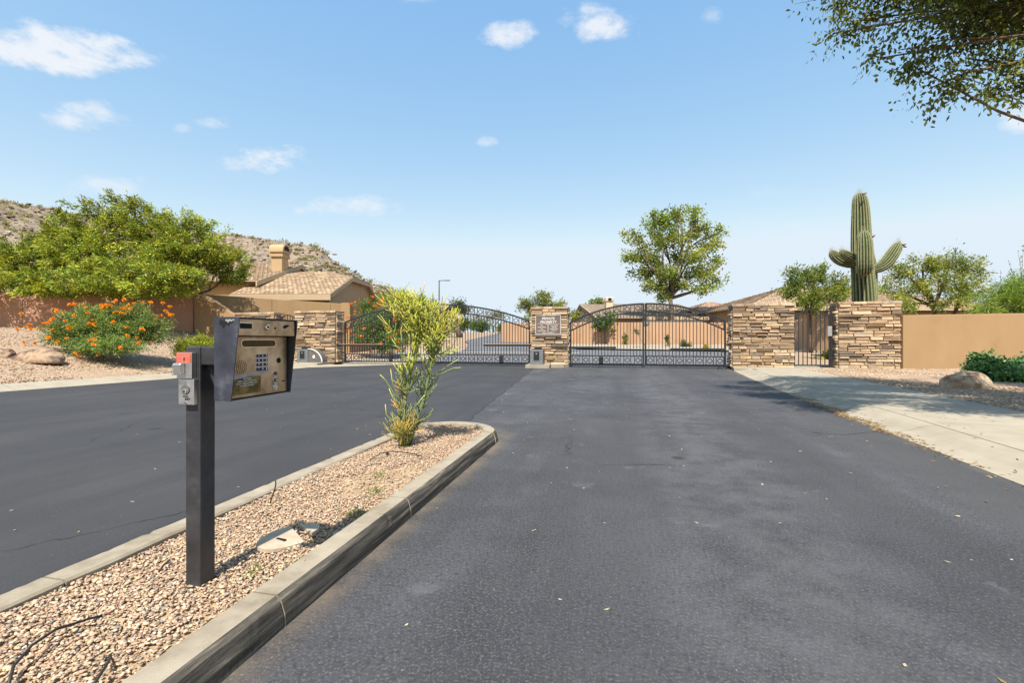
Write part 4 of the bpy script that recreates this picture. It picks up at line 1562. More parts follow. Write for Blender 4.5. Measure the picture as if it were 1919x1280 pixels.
# ------------------------------------------------------------------ pencil cactus on the island
def pencil_plant():
    base = Vector((-2.20, 4.50, .1))
    t = thing('pencil_cactus', 'tall yellow green pencil cactus growing in the kerbed island', 'pencil cactus', base)
    stems, twigs, low = MB(), MB(), MB()
    G0, G1, G2, G3 = (.13, .17, .09), (.18, .23, .075), (.45, .45, .05), (.58, .45, .08)

    def twig(b, p, d, ln, r, c0, c1, up=.5):
        pts, cols = [], []
        n_ = 5
        d = Vector(d).normalized()
        q = Vector(p)
        for i in range(n_):
            pts.append(q.copy())
            f = i / (n_ - 1)
            cols.append(tuple(a + (b2 - a) * f for a, b2 in zip(c0, c1)))
            d = (d + Vector((0, 0, up * .3)) + Vector(rng.normal(size=3)) * .09).normalized()
            q = q + d * ln / (n_ - 1)
        b.tube(pts, [r, r * .95, r * .85, r * .75, r * .5], 5, cols)
        return pts, d

    def bush(b, p, d, ln, r, lvl, c0, c1, up=.5, n_=4, fan=.62):
        pts, dd = twig(b, p, d, ln, r, c0, c0 if lvl > 0 else c1, up)
        if lvl <= 0:
            return
        for k in range(n_):
            f = rng.integers(2, 5) if k else 4
            nd = (Vector(dd) + Vector(rng.normal(size=3)) * fan).normalized()
            m_ = .5 if lvl == 1 else .25
            cc_ = tuple(a + (b2 - a) * m_ for a, b2 in zip(c0, c1))
            bush(b, pts[f], nd, ln * rng.uniform(.68, 1.0), r * .82, lvl - 1, cc_, c1, up, n_, fan)

    cz = lambda x, y, dd=0.0: Vector(px(x, y, 4.9 + dd)) - base
    mainA = [cz(752, 838), cz(757, 800), cz(757, 760, .05), cz(764, 720), cz(774, 680, -.03), cz(783, 640), cz(787, 605)]
    mainB = [cz(766, 838, .05), cz(781, 790, .05), cz(795, 745, .1), cz(804, 705, .1), cz(812, 665, .05), cz(815, 630, 0)]
    for path, r in ((mainA, .026), (mainB, .022)):
        stems.tube(path, [r * (1 - .08 * i) for i in range(len(path))], 8, [G0] * 3 + [G1] * (len(path) - 3))
    # upper crown
    heads = [(785, 600, 0, 42), (778, 625, -.12, 24), (800, 600, .12, 26), (815, 632, 0, 34), (770, 590, .05, 26), (812, 650, -.14, 22), (826, 622, .05, 22), (775, 640, .1, 16)]
    for (x, y, dd, m_) in heads:
        p = cz(x, y + 10, dd * .5)
        src = mainA[5] if x < 800 else mainB[4]
        stems.tube([src, (src + p) / 2 + Vector((0, 0, .01)), p], [.014, .012, .01], 6, [G1] * 3)
        for k in range(max(4, m_ // 4)):
            d = Vector((rng.normal() * .75 + (x - 798) * .012, rng.normal() * .75 + dd, .75 + rng.normal() * .25))
            bush(twigs, p + Vector(rng.normal(size=3)) * .03, d, rng.uniform(.12, .18), .0066, 2, G1, G2 if rng.random() < .75 else G3, .36, 4, .6)
    # tiers along the stems
    for (path, ks) in ((mainA, 15), (mainB, 14)):
        for i in range(1, len(path)):
            for k in range(ks if i > 2 else 11):
                f = rng.random()
                p = path[i - 1].lerp(path[i], f)
                a = rng.uniform(0, 6.283)
                d = Vector((math.cos(a), math.sin(a), rng.uniform(.5, 1.2)))
                bush(stems if i < 4 else twigs, p, d, rng.uniform(.09, .15) * (1 if i < 5 else 1.15), .0075, 1, G0 if i < 4 else G1, G1 if i < 4 else G2, .55, 3, .45)
    # a few long stray arms
    for (a, c_, e) in ((mainA[3], cz(742, 690), cz(736, 680)), (mainA[4], cz(748, 655, -.1), cz(732, 632, -.1)), (mainA[3], cz(748, 650, -.2), cz(738, 648, -.2)), (mainB[3], cz(842, 684), cz(858, 674)), (mainB[3], cz(850, 690, -.05), cz(864, 689, -.05)),
                       (mainA[2], cz(738, 750), cz(729, 728)), (mainA[1], cz(724, 778), cz(722, 758)), (mainA[1], cz(778, 762, -.1), cz(796, 740, -.1)), (mainB[4], cz(846, 652), cz(860, 628)), (mainB[1], cz(806, 778), cz(815, 764)), (mainA[2], cz(722, 712), cz(712, 702)),
                       (mainA[2], cz(736, 720), cz(732, 692))):
        stems.tube([a, a.lerp(c_, .5) + Vector((0, 0, -.02)), c_, e], [.0075, .0065, .0055, .004], 6, [G0, G1, G1, G2])
    # orange skirt at the foot
    for k in range(26):
        a = rng.uniform(0, 6.283)
        p = Vector((math.cos(a) * .035, math.sin(a) * .035, .02))
        d = Vector((math.cos(a) * .55, math.sin(a) * .55, 1.0))
        bush(low, p, d, rng.uniform(.10, .155), .0055, 2, (.20, .21, .055), (.44, .28, .06) if k % 3 else (.34, .33, .06), .3, 3, .5)
    for k in range(14):
        p = mainA[1].lerp(mainA[3], rng.random())
        a = rng.uniform(2.2, 4.2)
        bush(low, p, Vector((math.cos(a), math.sin(a), .7)), rng.uniform(.08, .12), .006, 1, (.24, .22, .06), (.48, .30, .06), .4, 3, .45)
    stems.build('stem', MT['succulent'], t, smooth=True, col=True)
    twigs.build('twig_crown', MT['succulent'], t, smooth=True, col=True)
    low.build('orange_twig_skirt', MT['succulent'], t, smooth=True, col=True)


pencil_plant()

# ------------------------------------------------------------------ walls
def wall(name, label, pts, th, mat, cap=False, joints=(), group=None):
    """pts: list of (u, v, z_bottom, z_top) along the face; the wall's thickness lies behind it"""
    t = thing(name, label, 'wall', (pts[0][0], pts[0][1], pts[0][2]), 0, group)
    o = Vector((pts[0][0], pts[0][1], pts[0][2]))
    P2 = [Vector((p[0], p[1])) for p in pts]
    off = []
    for i in range(len(P2)):
        d = (P2[min(i + 1, len(P2) - 1)] - P2[max(i - 1, 0)]).normalized()
        off.append(Vector((-d.y, d.x)) * th)
    V, Fs = [], []
    for p, q in zip(pts, off):
        V += [(p[0] - o.x, p[1] - o.y, p[2] - .5 - o.z), (p[0] - o.x, p[1] - o.y, p[3] - o.z), (p[0] + q.x - o.x, p[1] + q.y - o.y, p[3] - o.z), (p[0] + q.x - o.x, p[1] + q.y - o.y, p[2] - .5 - o.z)]
    n = len(pts)
    for i in range(n - 1):
        a, b = i * 4, i * 4 + 4
        for k in range(4):
            Fs.append((a + k, b + k, b + (k + 1) % 4, a + (k + 1) % 4))
    Fs += [(0, 1, 2, 3), ((n - 1) * 4 + 3, (n - 1) * 4 + 2, (n - 1) * 4 + 1, (n - 1) * 4)]
    m = npmesh('wall_body', V, Fs, MT[mat], t)
    bm_fix(m.data)
    bv = m.modifiers.new('edges', 'BEVEL')
    bv.width = .02
    bv.segments = 2
    bv.limit_method = 'ANGLE'
    for f in joints:
        x = f * (n - 1)
        i = min(int(x), n - 2)
        g_ = x - i
        a, b = Vector(pts[i]), Vector(pts[i + 1])
        p = a.lerp(b, g_)
        d = (P2[i + 1] - P2[i]).normalized()
        j = MB().box((-.009, -.006, p[2] - .3 - o.z), (.009, .004, p[3] - .02 - o.z), Matrix.Rotation(math.atan2(d.y, d.x), 3, 'Z'), (0, 0, 0))
        ob = j.build('control_joint', MT['mortar'], t)
        ob.location = (p[0] - o.x, p[1] - o.y, 0)
    return t


W1 = px(362, 552, 25.0)
W0 = px(-260, 541, 24.0)
wall('garden_wall', 'low rose tan wall under the overhanging feathery tree', [(W0[0], W0[1], 1.5, W0[2]), (*px(0, 546, 23.6)[:2], 1.5, px(0, 546, 23.6)[2]), (W1[0], W1[1], 1.2, W1[2])], .25, 'stucco_pink', joints=(.555, .8))
sw = []
for x, y in ((364, 551), (378, 553), (388, 556), (396, 561), (404, 567), (412, 572), (420, 577), (428, 584), (440, 589)):
    f = (x - 364) / 76
    p = px(x, y, 24.9 - .3 * f)
    sw.append((p[0], p[1], .2, p[2]))
wall('garden_wall', 'sunlit wall with a curved top stepping down to the half hidden pier', sw, .3, 'stucco')
tw = []
for x, y, d in ((340, 549, 25.9), (420, 554, 27), (520, 561, 28.4), (640, 569, 30)):
    p = px(x, y, d)
    tw.append((p[0], p[1], .2, p[2]))
wall('garden_wall', 'tall tan wall behind the pier with the grey operator box', tw, .22, 'stucco', joints=(.5, .63, .94))
pe = px(649, 569, 30)
wp = thing('wall_post', 'square plastered post ending the tall tan wall near the red flowers', 'wall post', (pe[0], pe[1], .4))
MB().box((-.33, -.12, -.6), (.33, .35, pe[2] - .36)).build('post_body', MT['stucco'], wp, bevel=.02)
e0, e1 = px(660, 571, 30.2), px(834, 583, 52)
wall('garden_wall', 'shaded wall running uphill behind the shrub with red flowers', [(e0[0], e0[1], .4, e0[2]), (e1[0], e1[1], 1.6, e1[2])], .22, 'stucco_pink')
r0 = (10.82, 20.42, .12, 2.20)
wall('garden_wall', 'long plain tan wall beside the wide pier with the saguaro behind', [r0, (15.5, 20.55, .15, 2.24), (26, 21.0, .2, 2.3), (40, 21.4, .2, 2.4)], .22, 'stucco', joints=())
P1, P2_, P3 = px(1052, 604, 42), px(1365, 604.5, 36), px(1562, 596, 27)
wall('garden_wall', 'long peach tan wall beyond the double gate', [(P1[0] - 6, P1[1] + 1, .8, P1[2]), (P1[0], P1[1], .8, P1[2]), (P2_[0], P2_[1], .7, P2_[2]), (P3[0], P3[1], .3, P3[2]), (P3[0] + 8, P3[1] - 3, .3, P3[2] - .1)], .22, 'stucco_peach', joints=(.3, .36, .42, .6, .7))
q0, q1 = px(930, 612, 66), px(1000, 611, 62)
wall('garden_wall', 'distant peach wall seen through the gate under the mesquite', [(q0[0], q0[1], 1.6, q0[2]), (q1[0], q1[1], 1.4, q1[2])], .22, 'stucco_peach')


# ------------------------------------------------------------------ houses (built square to the camera's heading at each site)
def tile_field(A, B, C, D, course=.34, tile=.33, pal=((.40, .29, .19), (.46, .34, .23), (.36, .26, .175), (.50, .38, .26))):
    """roof tiles over the slope A-B (eave) to D-C (ridge): each a raised slip; returns verts, faces, colours"""
    A, B, C, D = (Vector(p) for p in (A, B, C, D))
    n = (B - A).cross(D - A).normalized()
    if n.z < 0:
        n = -n
    rows = max(2, int(round(((D + C) / 2 - (A + B) / 2).length / course)))
    V, Fs, Cc = [], [], []
    for r in range(rows):
        f0, f1 = r / rows, min(1.0, (r + 1.12) / rows)
        a0, b0 = A.lerp(D, f0), B.lerp(C, f0)
        a1, b1 = A.lerp(D, f1), B.lerp(C, f1)
        k = max(1, int(round((b0 - a0).length / tile)))
        for i in range(k):
            s = (i + .5 * (r % 2)) / k
            e = min(1.0, s + 1 / k)
            if s >= 1:
                continue
            s2, e2 = s + .004, e - .004
            h = .055 + random.uniform(-.008, .012)
            p = [a0.lerp(b0, s2) + n * h, a0.lerp(b0, e2) + n * h, a1.lerp(b1, e2) + n * .02, a1.lerp(b1, s2) + n * .02]
            q = [a0.lerp(b0, s2), a0.lerp(b0, e2)]
            b = len(V)
            V += p + q
            Fs += [(b, b + 1, b + 2, b + 3), (b + 4, b + 5, b + 1, b)]
            c = random.choice(pal)
            m = random.uniform(.86, 1.1)
            Cc += [tuple(x * m for x in c)] * 6
    return V, Fs, Cc


class House:
    def __init__(self, name, label, l, d, zb):
        self.o = Vector(cw(l, d, zb))
        self.l, self.d, self.zb = l, d, zb
        self.t = thing(name, label, 'house', self.o, TH)

    def P(self, l, d, z):
        return (l - self.l, d - self.d, z - self.zb)

    def tiles(self, A, B, C, D, **k):
        V, Fs, Cc = tile_field(self.P(*A), self.P(*B), self.P(*C), self.P(*D), **k)
        deck = MB()
        q = [Vector(self.P(*x)) for x in (A, B, C, D)]
        dn = Vector((0, 0, -.06))
        r = npmesh('roof', [*q, *[x + dn for x in q]], [(0, 1, 2, 3), (7, 6, 5, 4), (0, 4, 5, 1), (1, 5, 6, 2), (2, 6, 7, 3), (3, 7, 4, 0)], MT['trim'], self.t)
        bm_fix(r.data)
        o = npmesh('roof_tiles', V, Fs, MT['tile'], r, col=Cc)
        o['kind'] = 'stuff'
        return r

    def box(self, name, a, b, mat, parent=None, bevel=0):
        return MB().box(self.P(*a), self.P(*b)).build(name, MT[mat], parent or self.t, bevel=bevel)

    def poly(self, name, pts, off, mat, parent=None):
        o = MB().prism([self.P(*p) for p in pts], off).build(name, MT[mat], parent or self.t)
        bm_fix(o.data)
        return o


# house with the chimney, uphill of the tall tan wall
hA = House('house', 'tan stucco house with a chimney and stepped tile roofs below the hill', -15, 34, .8)
x0, xr = -12.85, -18.45
hA.box('wall', (-22.5, 32.4, 0), (-13.15, 43.6, 4.45), 'stucco_house')
hA.poly('gable', [(-13.14, 32.4, 4.0), (-13.14, 36.1, 6.0), (-13.14, 40.3, 6.1), (-13.14, 43.7, 4.5), (-13.14, 43.7, 0), (-13.14, 32.4, 0)], (.12, 0, 0), 'stucco_house')
hA.tiles((-19.6, 31.7, 4.45), (x0 + .25, 31.7, 4.45), (x0 + .25, 36.1, 6.2), (-19.6, 36.1, 6.2))
hA.tiles((-19.6, 36.13, 6.21), (x0 + .25, 36.13, 6.21), (-15.2, 38.0, 6.92), (-17.6, 38.0, 6.92))
hA.tiles((x0 + .25, 44.3, 4.3), (-19.6, 44.3, 4.3), (-19.6, 40.4, 6.25), (x0 + .25, 40.4, 6.25))
hA.tiles((x0 + .25, 36.1, 6.22), (x0 + .25, 40.4, 6.27), (-15.2, 38.1, 6.92), (-15.2, 38.0, 6.92))
rk = MB()
for (p, q) in (((x0 + .25, 31.6, 4.40), (x0 + .25, 36.1, 6.17)), ((x0 + .25, 36.1, 6.17), (x0 + .25, 40.4, 6.24)), ((x0 + .25, 40.4, 6.24), (x0 + .25, 44.4, 4.25))):
    a, b = Vector(hA.P(*p)), Vector(hA.P(*q))
    rk.prism([a, b, b - Vector((0, 0, .28)), a - Vector((0, 0, .28))], (-.10, 0, 0))
ro = rk.build('rake_board', MT['trim'], hA.t)
bm_fix(ro.data)
hA.box('fascia', (-19.6, 31.58, 4.02), (x0 + .25, 31.68, 4.44), 'trim')
wfr = hA.box('window', (-17.1, 32.33, 2.2), (-14.9, 32.41, 3.72), 'trim')
hA.box('pane', (-16.95, 32.31, 2.35), (-15.05, 32.335, 3.6), 'glass', wfr)
hA.poly('gable', [(xr - .35, 33.2, 4.0), (xr - .35, 40, 7.6), (xr - .35, 45, 6.0), (xr - .35, 45, 1), (xr - .35, 33.2, 1)], (.12, 0, 0), 'stucco_house')
hA.box('wall', (-34, 33.6, 0), (xr - .4, 45, 5.6), 'stucco_house')
hA.tiles((-35, 33.0, 5.55), (xr, 33.0, 5.55), (xr, 40, 7.92), (-35, 40, 7.92))
hA.tiles((xr, 47, 5.55), (-35, 47, 5.55), (-35, 40.0, 7.93), (xr, 40.0, 7.93))
rk = MB()
for (p, q) in (((xr + .02, 32.9, 5.50), (xr + .02, 40, 7.89)), ((xr + .02, 40, 7.89), (xr + .02, 47, 5.50))):
    a, b = Vector(hA.P(*p)), Vector(hA.P(*q))
    rk.prism([a, b, b - Vector((0, 0, .36)), a - Vector((0, 0, .36))], (-.10, 0, 0))
ro = rk.build('rake_board', MT['trim'], hA.t)
bm_fix(ro.data)
ch = hA.box('chimney', (-19.35, 36.6, 6.2), (-18.5, 37.6, 7.95), 'stucco_house')
hA.box('chimney_band', (-19.47, 36.48, 7.95), (-18.38, 37.72, 8.12), 'stucco_house', ch, .02)
hA.box('chimney_neck', (-19.41, 36.54, 8.121), (-18.44, 37.66, 8.30), 'stucco_house', ch)
hA.box('chimney_band', (-19.50, 36.45, 8.301), (-18.35, 37.75, 8.45), 'stucco_house', ch, .02)
n = 9
arc = [(-18.36, 37.1 + .62 * math.cos(a), 8.45 + .05 + .52 * math.sin(a)) for a in np.linspace(0, math.pi, n)]
hA.poly('chimney_hood', [(-18.36, 37.72, 8.451)] + arc + [(-18.36, 36.48, 8.451)], (-1.13, 0, 0), 'stucco_house', ch)
arc = [(-18.355, 37.1 + .42 * math.cos(a), 8.50 + .38 * math.sin(a)) for a in np.linspace(0, math.pi, n)]
hA.poly('flue_opening', arc, (.006, 0, 0), 'void', ch)

# grey gabled house beyond the double gate
hB = House('house', 'pale roofed house with a grey gable beyond the sign pier', 8, 46, 1.2)
hB.box('wall', (8.2, 43.2, 0), (18.6, 60.8, 3.5), 'stucco_pale')
hB.poly('gable', [(8.05, 42.4, 0), (8.05, 42.4, 3.3), (8.05, 52, 5.15), (8.05, 61.6, 3.3), (8.05, 61.6, 0)], (.13, 0, 0), 'stucco_grey')
hB.poly('gable_panel', [(8.0, 44.6, 2.6), (8.0, 44.6, 3.2), (8.0, 49, 4.15), (8.0, 54, 3.2), (8.0, 54, 2.6)], (.04, 0, 0), 'stucco_pale')
pal2 = ((.36, .31, .26), (.40, .34, .28), (.33, .285, .24))
hB.tiles((7.7, 41.8, 3.30), (19, 41.8, 3.30), (19, 52, 5.32), (7.7, 52, 5.32), pal=pal2)
hB.tiles((19, 62.2, 3.30), (7.7, 62.2, 3.30), (7.7, 52.0, 5.33), (19, 52.0, 5.33), pal=pal2)
rk = MB()
for (p, q) in (((7.69, 41.7, 3.26), (7.69, 52, 5.30)), ((7.69, 52, 5.30), (7.69, 62.3, 3.26))):
    a, b = Vector(hB.P(*p)), Vector(hB.P(*q))
    rk.prism([a, b, b - Vector((0, 0, .3)), a - Vector((0, 0, .3))], (.08, 0, 0))
ro = rk.build('rake_board', MT['bark'], hB.t)
bm_fix(ro.data)
cb = hB.box('chimney', (9.95, 48.0, 3.9), (10.65, 48.8, 5.3), 'stucco_pale')
hB.box('chimney_cap', (9.85, 47.9, 5.3), (10.75, 48.9, 5.75), 'stucco_pale', cb, .08)
hB.poly('flue_opening', [(10.3 + .2 * math.cos(a), 47.89, 5.52 + .17 * math.sin(a)) for a in np.linspace(0, 6.1, 12)], (0, -.01, 0), 'void', cb)
pc = hB.box('patio_roof', (11.2, 38.6, 2.55), (16.1, 42.0, 2.85), 'stucco_grey')
for l_ in (11.3, 13.6, 15.9):
    hB.box('patio_post', (l_ - .1, 38.7, 0), (l_ + .1, 38.9, 2.55), 'stucco_pale')
# flat-roofed annex with dark openings
hC = House('house', 'low flat roofed house with dark openings behind the peach wall', 13, 42, 1.0)
hC.box('wall', (12.4, 41.0, 0), (17.6, 45, 3.05), 'stucco_pale')
hC.box('parapet', (12.2, 40.8, 3.05), (17.8, 45.2, 3.35), 'trim')
for l_ in (13.0, 14.7, 16.3):
    w_ = hC.box('window', (l_, 40.93, 1.9), (l_ + .95, 41.01, 2.75), 'trim')
    hC.box('pane', (l_ + .07, 40.91, 1.97), (l_ + .88, 40.935, 2.68), 'glass', w_)
# hip roofed houses
def hip(label, l0, l1, d0, d1, ze, zr, zb, palette, wall_mat='stucco_house'):
    h = House('house', label, (l0 + l1) / 2, d0, zb)
    h.box('wall', (l0 + .6, d0 + .6, zb - 1.5), (l1 - .6, d1 - .6, ze), wall_mat)
    w2 = (d1 - d0) / 2
    dm = (d0 + d1) / 2
    r0_, r1_ = l0 + w2, l1 - w2
    if r0_ > r1_:
        r0_ = r1_ = (l0 + l1) / 2
    h.tiles((l0, d0, ze), (l1, d0, ze), (r1_, dm, zr), (r0_, dm, zr), pal=palette)
    h.tiles((l0, d1, ze), (l0, d0, ze), (r0_, dm, zr), (r0_, dm + .02, zr), pal=palette)
    h.tiles((l1, d0, ze), (l1, d1, ze), (r1_, dm + .02, zr), (r1_, dm, zr), pal=palette)
    h.box('fascia', (l0, d0 - .06, ze - .3), (l1, d0 - .003, ze - .01), 'trim')
    return h


pal3 = ((.44, .30, .22), (.50, .36, .27), (.40, .27, .2))
pal4 = ((.40, .29, .205), (.46, .34, .25), (.36, .26, .185))
hD = hip('small hip roofed house just beyond the tree with the bare trunk', 17.4, 24.5, 44, 53, 4.1, 5.3, .9, pal3)
hD.box('wall', (20.2, 42.6, 0), (24.2, 44.5, 3.5), 'stucco_pale')
hD.box('parapet', (20.0, 42.4, 3.5), (24.4, 44.6, 3.72), 'trim')
hD.box('pane', (21.0, 42.57, 1.8), (22.6, 42.595, 3.1), 'glass')
hE = hip('long tile roofed house rising behind the two wide piers', 17.6, 37, 34, 48, 3.75, 6.0, .5, pal4)
hE.box('eave_soffit', (18.3, 34.2, 3.3), (36, 34.6, 3.44), 'bark')
for l_ in (20.5, 23.2, 27, 31):
    w_ = hE.box('window', (l_, 34.5, 1.6), (l_ + 1.3, 34.58, 3.0), 'trim')
    hE.box('pane', (l_ + .08, 34.48, 1.68), (l_ + 1.22, 34.505, 2.92), 'glass', w_)

# ------------------------------------------------------------------ hill
RX = [-700, -450, -200, 0, 70, 160, 300, 440, 500, 560, 592, 622, 662, 702, 750, 800, 860]
RY = [330, 300, 345, 374, 386, 404, 424, 441, 449, 456, 461, 486, 517, 536, 550, 574, 605]


def hill():
    xs = np.linspace(-700, 860, 170)
    ts = np.linspace(0, 1.5, 70)
    V = np.zeros((len(ts), len(xs), 3))
    for i, x in enumerate(xs):
        yr = np.interp(x, RX, RY)
        dr = 135 + 25 * math.sin(x * .006)
        zr = H + (HY - yr) * dr / F
        d0 = 62
        for j, t in enumerate(ts):
            d = d0 + (dr - d0) * t
            f = min(t, 1.0)
            prof = f ** 1.15 if t <= 1 else 1 - (t - 1) * .8
            p = cw((x - CX) / F * d, d, 0)
            nz_ = noise.fractal(Vector((p[0] * .06, p[1] * .06, 3)), 1.0, 2.1, 5) * 1.6 + abs(noise.noise(Vector((p[0] * .25, p[1] * .25, 1)))) * .9
            nz_ *= min(1, f * 3) * (1.0 if f < .97 else .35)
            V[j, i] = (p[0], p[1], 1.2 + (zr - 1.2) * prof + nz_ * (.9 if zr > 6 else .3))
    nx = len(xs)
    idx = np.arange(nx * len(ts)).reshape(len(ts), nx)
    Fq = np.stack([idx[:-1, :-1], idx[:-1, 1:], idx[1:, 1:], idx[1:, :-1]], -1).reshape(-1, 4)
    npmesh('hill', V.reshape(-1, 3), Fq, MT['hill'], smooth=True, kind='structure')
    return V


HV = hill()
hv = HV[8:48].reshape(-1, 3)
n = 9000
pick = hv[rng.integers(0, len(hv), n)] + rng.normal(size=(n, 3)) * np.array([[.8, .8, .05]])
k = pick[:, 2] > 3.0
pick = pick[k]
tag(pebbles('hillside_rocks', pick, rng.uniform(.18, .75, len(pick)) ** 1.3, [(.24, .19, .145), (.30, .245, .19), (.18, .14, .11), (.13, .10, .08), (.36, .30, .245)], flat=.75, mat='hill_rock'),
    'pale brown rocks strewn over the desert hillside', 'rocks', kind='stuff')
n = 520
c = hv[rng.integers(0, len(hv), 900)]
c = c[c[:, 2] > 3.0]
# a few more along the ridge
ridge = HV[44:47].reshape(-1, 3)
ridge = ridge[(ridge[:, 2] > 4)]
c = np.concatenate([c, ridge[rng.integers(0, len(ridge), 130)]])
m_ = 34
rad = rng.uniform(.35, 1.0, len(c))
P = np.repeat(c, m_, 0) + rng.normal(size=(len(c) * m_, 3)) * np.repeat(rad, m_)[:, None] * np.array([[.6, .6, .38]]) + np.array([[0, 0, .3]])
tag(leaves('hillside_scrub', P, rng.normal(size=P.shape) + np.array([[0, 0, .5]]), .5, .22, [(.23, .21, .07), (.17, .17, .06), (.28, .23, .10), (.14, .145, .055)], MT['leaf'], None, .3),
    'olive desert scrub dotted over the rocky hillside', 'scrub', kind='stuff')

# ------------------------------------------------------------------ trees and shrubs
FEATHER = [(.32, .345, .04), (.23, .275, .04), (.11, .16, .033), (.41, .41, .05), (.16, .22, .035)]
ACA = [(40, 490, 25.2, 78, 48), (125, 455, 25.8, 82, 48), (95, 528, 22.8, 105, 24), (205, 430, 26, 70, 48), (262, 400, 26.4, 48, 34), (300, 445, 26, 82, 44), (225, 512, 23.0, 115, 34), (370, 462, 25.8, 62, 38),
       (318, 522, 22.9, 88, 28), (432, 500, 27.6, 44, 36), (-70, 490, 25, 80, 55), (-60, 530, 22.6, 80, 26), (200, 540, 22.2, 90, 16), (280, 542, 22.2, 66, 16), (90, 546, 22.2, 60, 12), (160, 480, 25, 100, 50), (320, 480, 25, 100, 44), (330, 418, 26.4, 48, 22), (190, 400, 26.3, 40, 22), (246, 378, 26.3, 22, 14), (372, 412, 26.2, 26, 16), (120, 410, 26, 30, 14)]
bA = px(210, 615, 27.5)
make_tree('feathery_tree', 'broad feathery green tree spilling over the rose tan wall', 'tree', (bA[0], bA[1], 1.7), (bA[0], bA[1], 3.6), [(*blob_px(x, y, d, a, b, 2.0), 1.5 if y > 500 else (.5 if y < 440 else 1.0)) for (x, y, d, a, b) in ACA], 15, (.22, .055), 34, FEATHER,
          .16, 'bark', 'leaf_fine', spread=.10, start=.55, extra_trunks=[(*px(60, 560, 26.5)[:2], 3.9), (*px(350, 560, 26.5)[:2], 3.9)], shell=.35, radial=1.0, twig_r=.014, droop=.1, var=.32)
# orange flowering shrub on the bank
OR = [(.80, .27, .012), (.85, .36, .015), (.74, .19, .012), (.85, .46, .03)]
BOP = [(.16, .235, .075), (.20, .275, .10), (.12, .19, .06), (.26, .31, .12)]
sb = [(195, 614, 15.9, 100, 40, 1.0), (125, 622, 15.7, 62, 30, .7), (268, 618, 15.9, 60, 38, .8), (195, 647, 15.2, 110, 20, .8), (165, 594, 16.2, 66, 26, .7), (242, 588, 16.2, 56, 24, .6)]
bl = [blob_px(*b) for b in sb]
b0 = px(195, 668, 15.8)
b0 = (b0[0], b0[1], zf(b0[0], b0[1]))
t = make_tree('flowering_shrub', 'wide shrub with orange flowers in front of the rose tan wall', 'shrub', b0, (b0[0], b0[1], b0[2] + .15), bl, 95, (.10, .03), 26, BOP, .03, 'bark', spread=.07, start=.2, shell=.35, radial=1.0, twig_r=.006)
add_flowers(t, b0, bl, 92, OR, .088)
for (x, y) in ((40, 588), (48, 614), (33, 618), (45, 642), (75, 617), (318, 575), (310, 583), (305, 568), (322, 590)):
    p = px(x, y, 15.6)
    q = px(95 if x < 100 else 285, 640, 15.7)
    MB().tube([Vector(q) - Vector(b0), (Vector(q) + Vector(p)) / 2 + Vector((0, 0, .12)) - Vector(b0), Vector(p) - Vector(b0)], .006, 4).build('flower_stem', MT['bark'], t)
    fh = [c_ for c_ in t.children if c_.name.startswith('flower_head')][0]
    o = fh.copy()
    COL.objects.link(o)
    o.parent = t
    o.location = Vector(p) - Vector(b0)
# small bush beside the post
sb = [(358, 648, 16.8, 40, 24, .6), (340, 655, 16.5, 24, 18, .4), (385, 645, 17, 26, 24, .5)]
bl = [blob_px(*b) for b in sb]
b1 = px(360, 672, 16.8)
b1 = (b1[0], b1[1], zf(b1[0], b1[1]))
make_tree('small_bush', 'small rounded yellow green bush behind the post of the entry phone', 'bush', b1, (b1[0], b1[1], b1[2] + .1), bl, 130, (.07, .025), 30, [(.27, .29, .04), (.20, .24, .035), (.33, .33, .055)], .02, spread=.06, start=.2, shell=.3, radial=.9, twig_r=.005)
# red and orange flowering shrub behind the gate
sb = [(700, 620, 27, 55, 40, 1.3), (740, 610, 28, 48, 50, 1.3), (690, 580, 29.4, 30, 26, .8), (730, 640, 26.5, 44, 22, 1.0)]
bl = [blob_px(*b) for b in sb]
b2 = px(715, 660, 27)
b2 = (b2[0], b2[1], float(slope(b2[1])))
t = make_tree('flowering_shrub', 'shrub with red and orange flowers seen through the long gate', 'shrub', b2, (b2[0], b2[1], b2[2] + .3), bl, 26, (.17, .06), 26, [(.12, .20, .06), (.16, .24, .07), (.09, .15, .05), (.2, .27, .08)], .04, spread=.12, start=.2, shell=.3, radial=.9, twig_r=.008)
add_flowers(t, b2, bl, 60, [(.80, .24, .02), (.70, .10, .04), (.85, .36, .02)], .125)
# trees beyond the gates
G_ = 'trees and shrubs beyond the gates'


def far_tree(name, label, base, fork, blobs, tips, leaf_, per, cols, tr=.15, cat='tree', **k):
    bb = px(*base)
    f = px(*fork)
    z = float(slope(bb[1]))
    return make_tree(name, label, cat, (bb[0], bb[1], z), (f[0], f[1], f[2]), [blob_px(*b) for b in blobs], tips, leaf_, per, cols, tr, group=G_, **k)


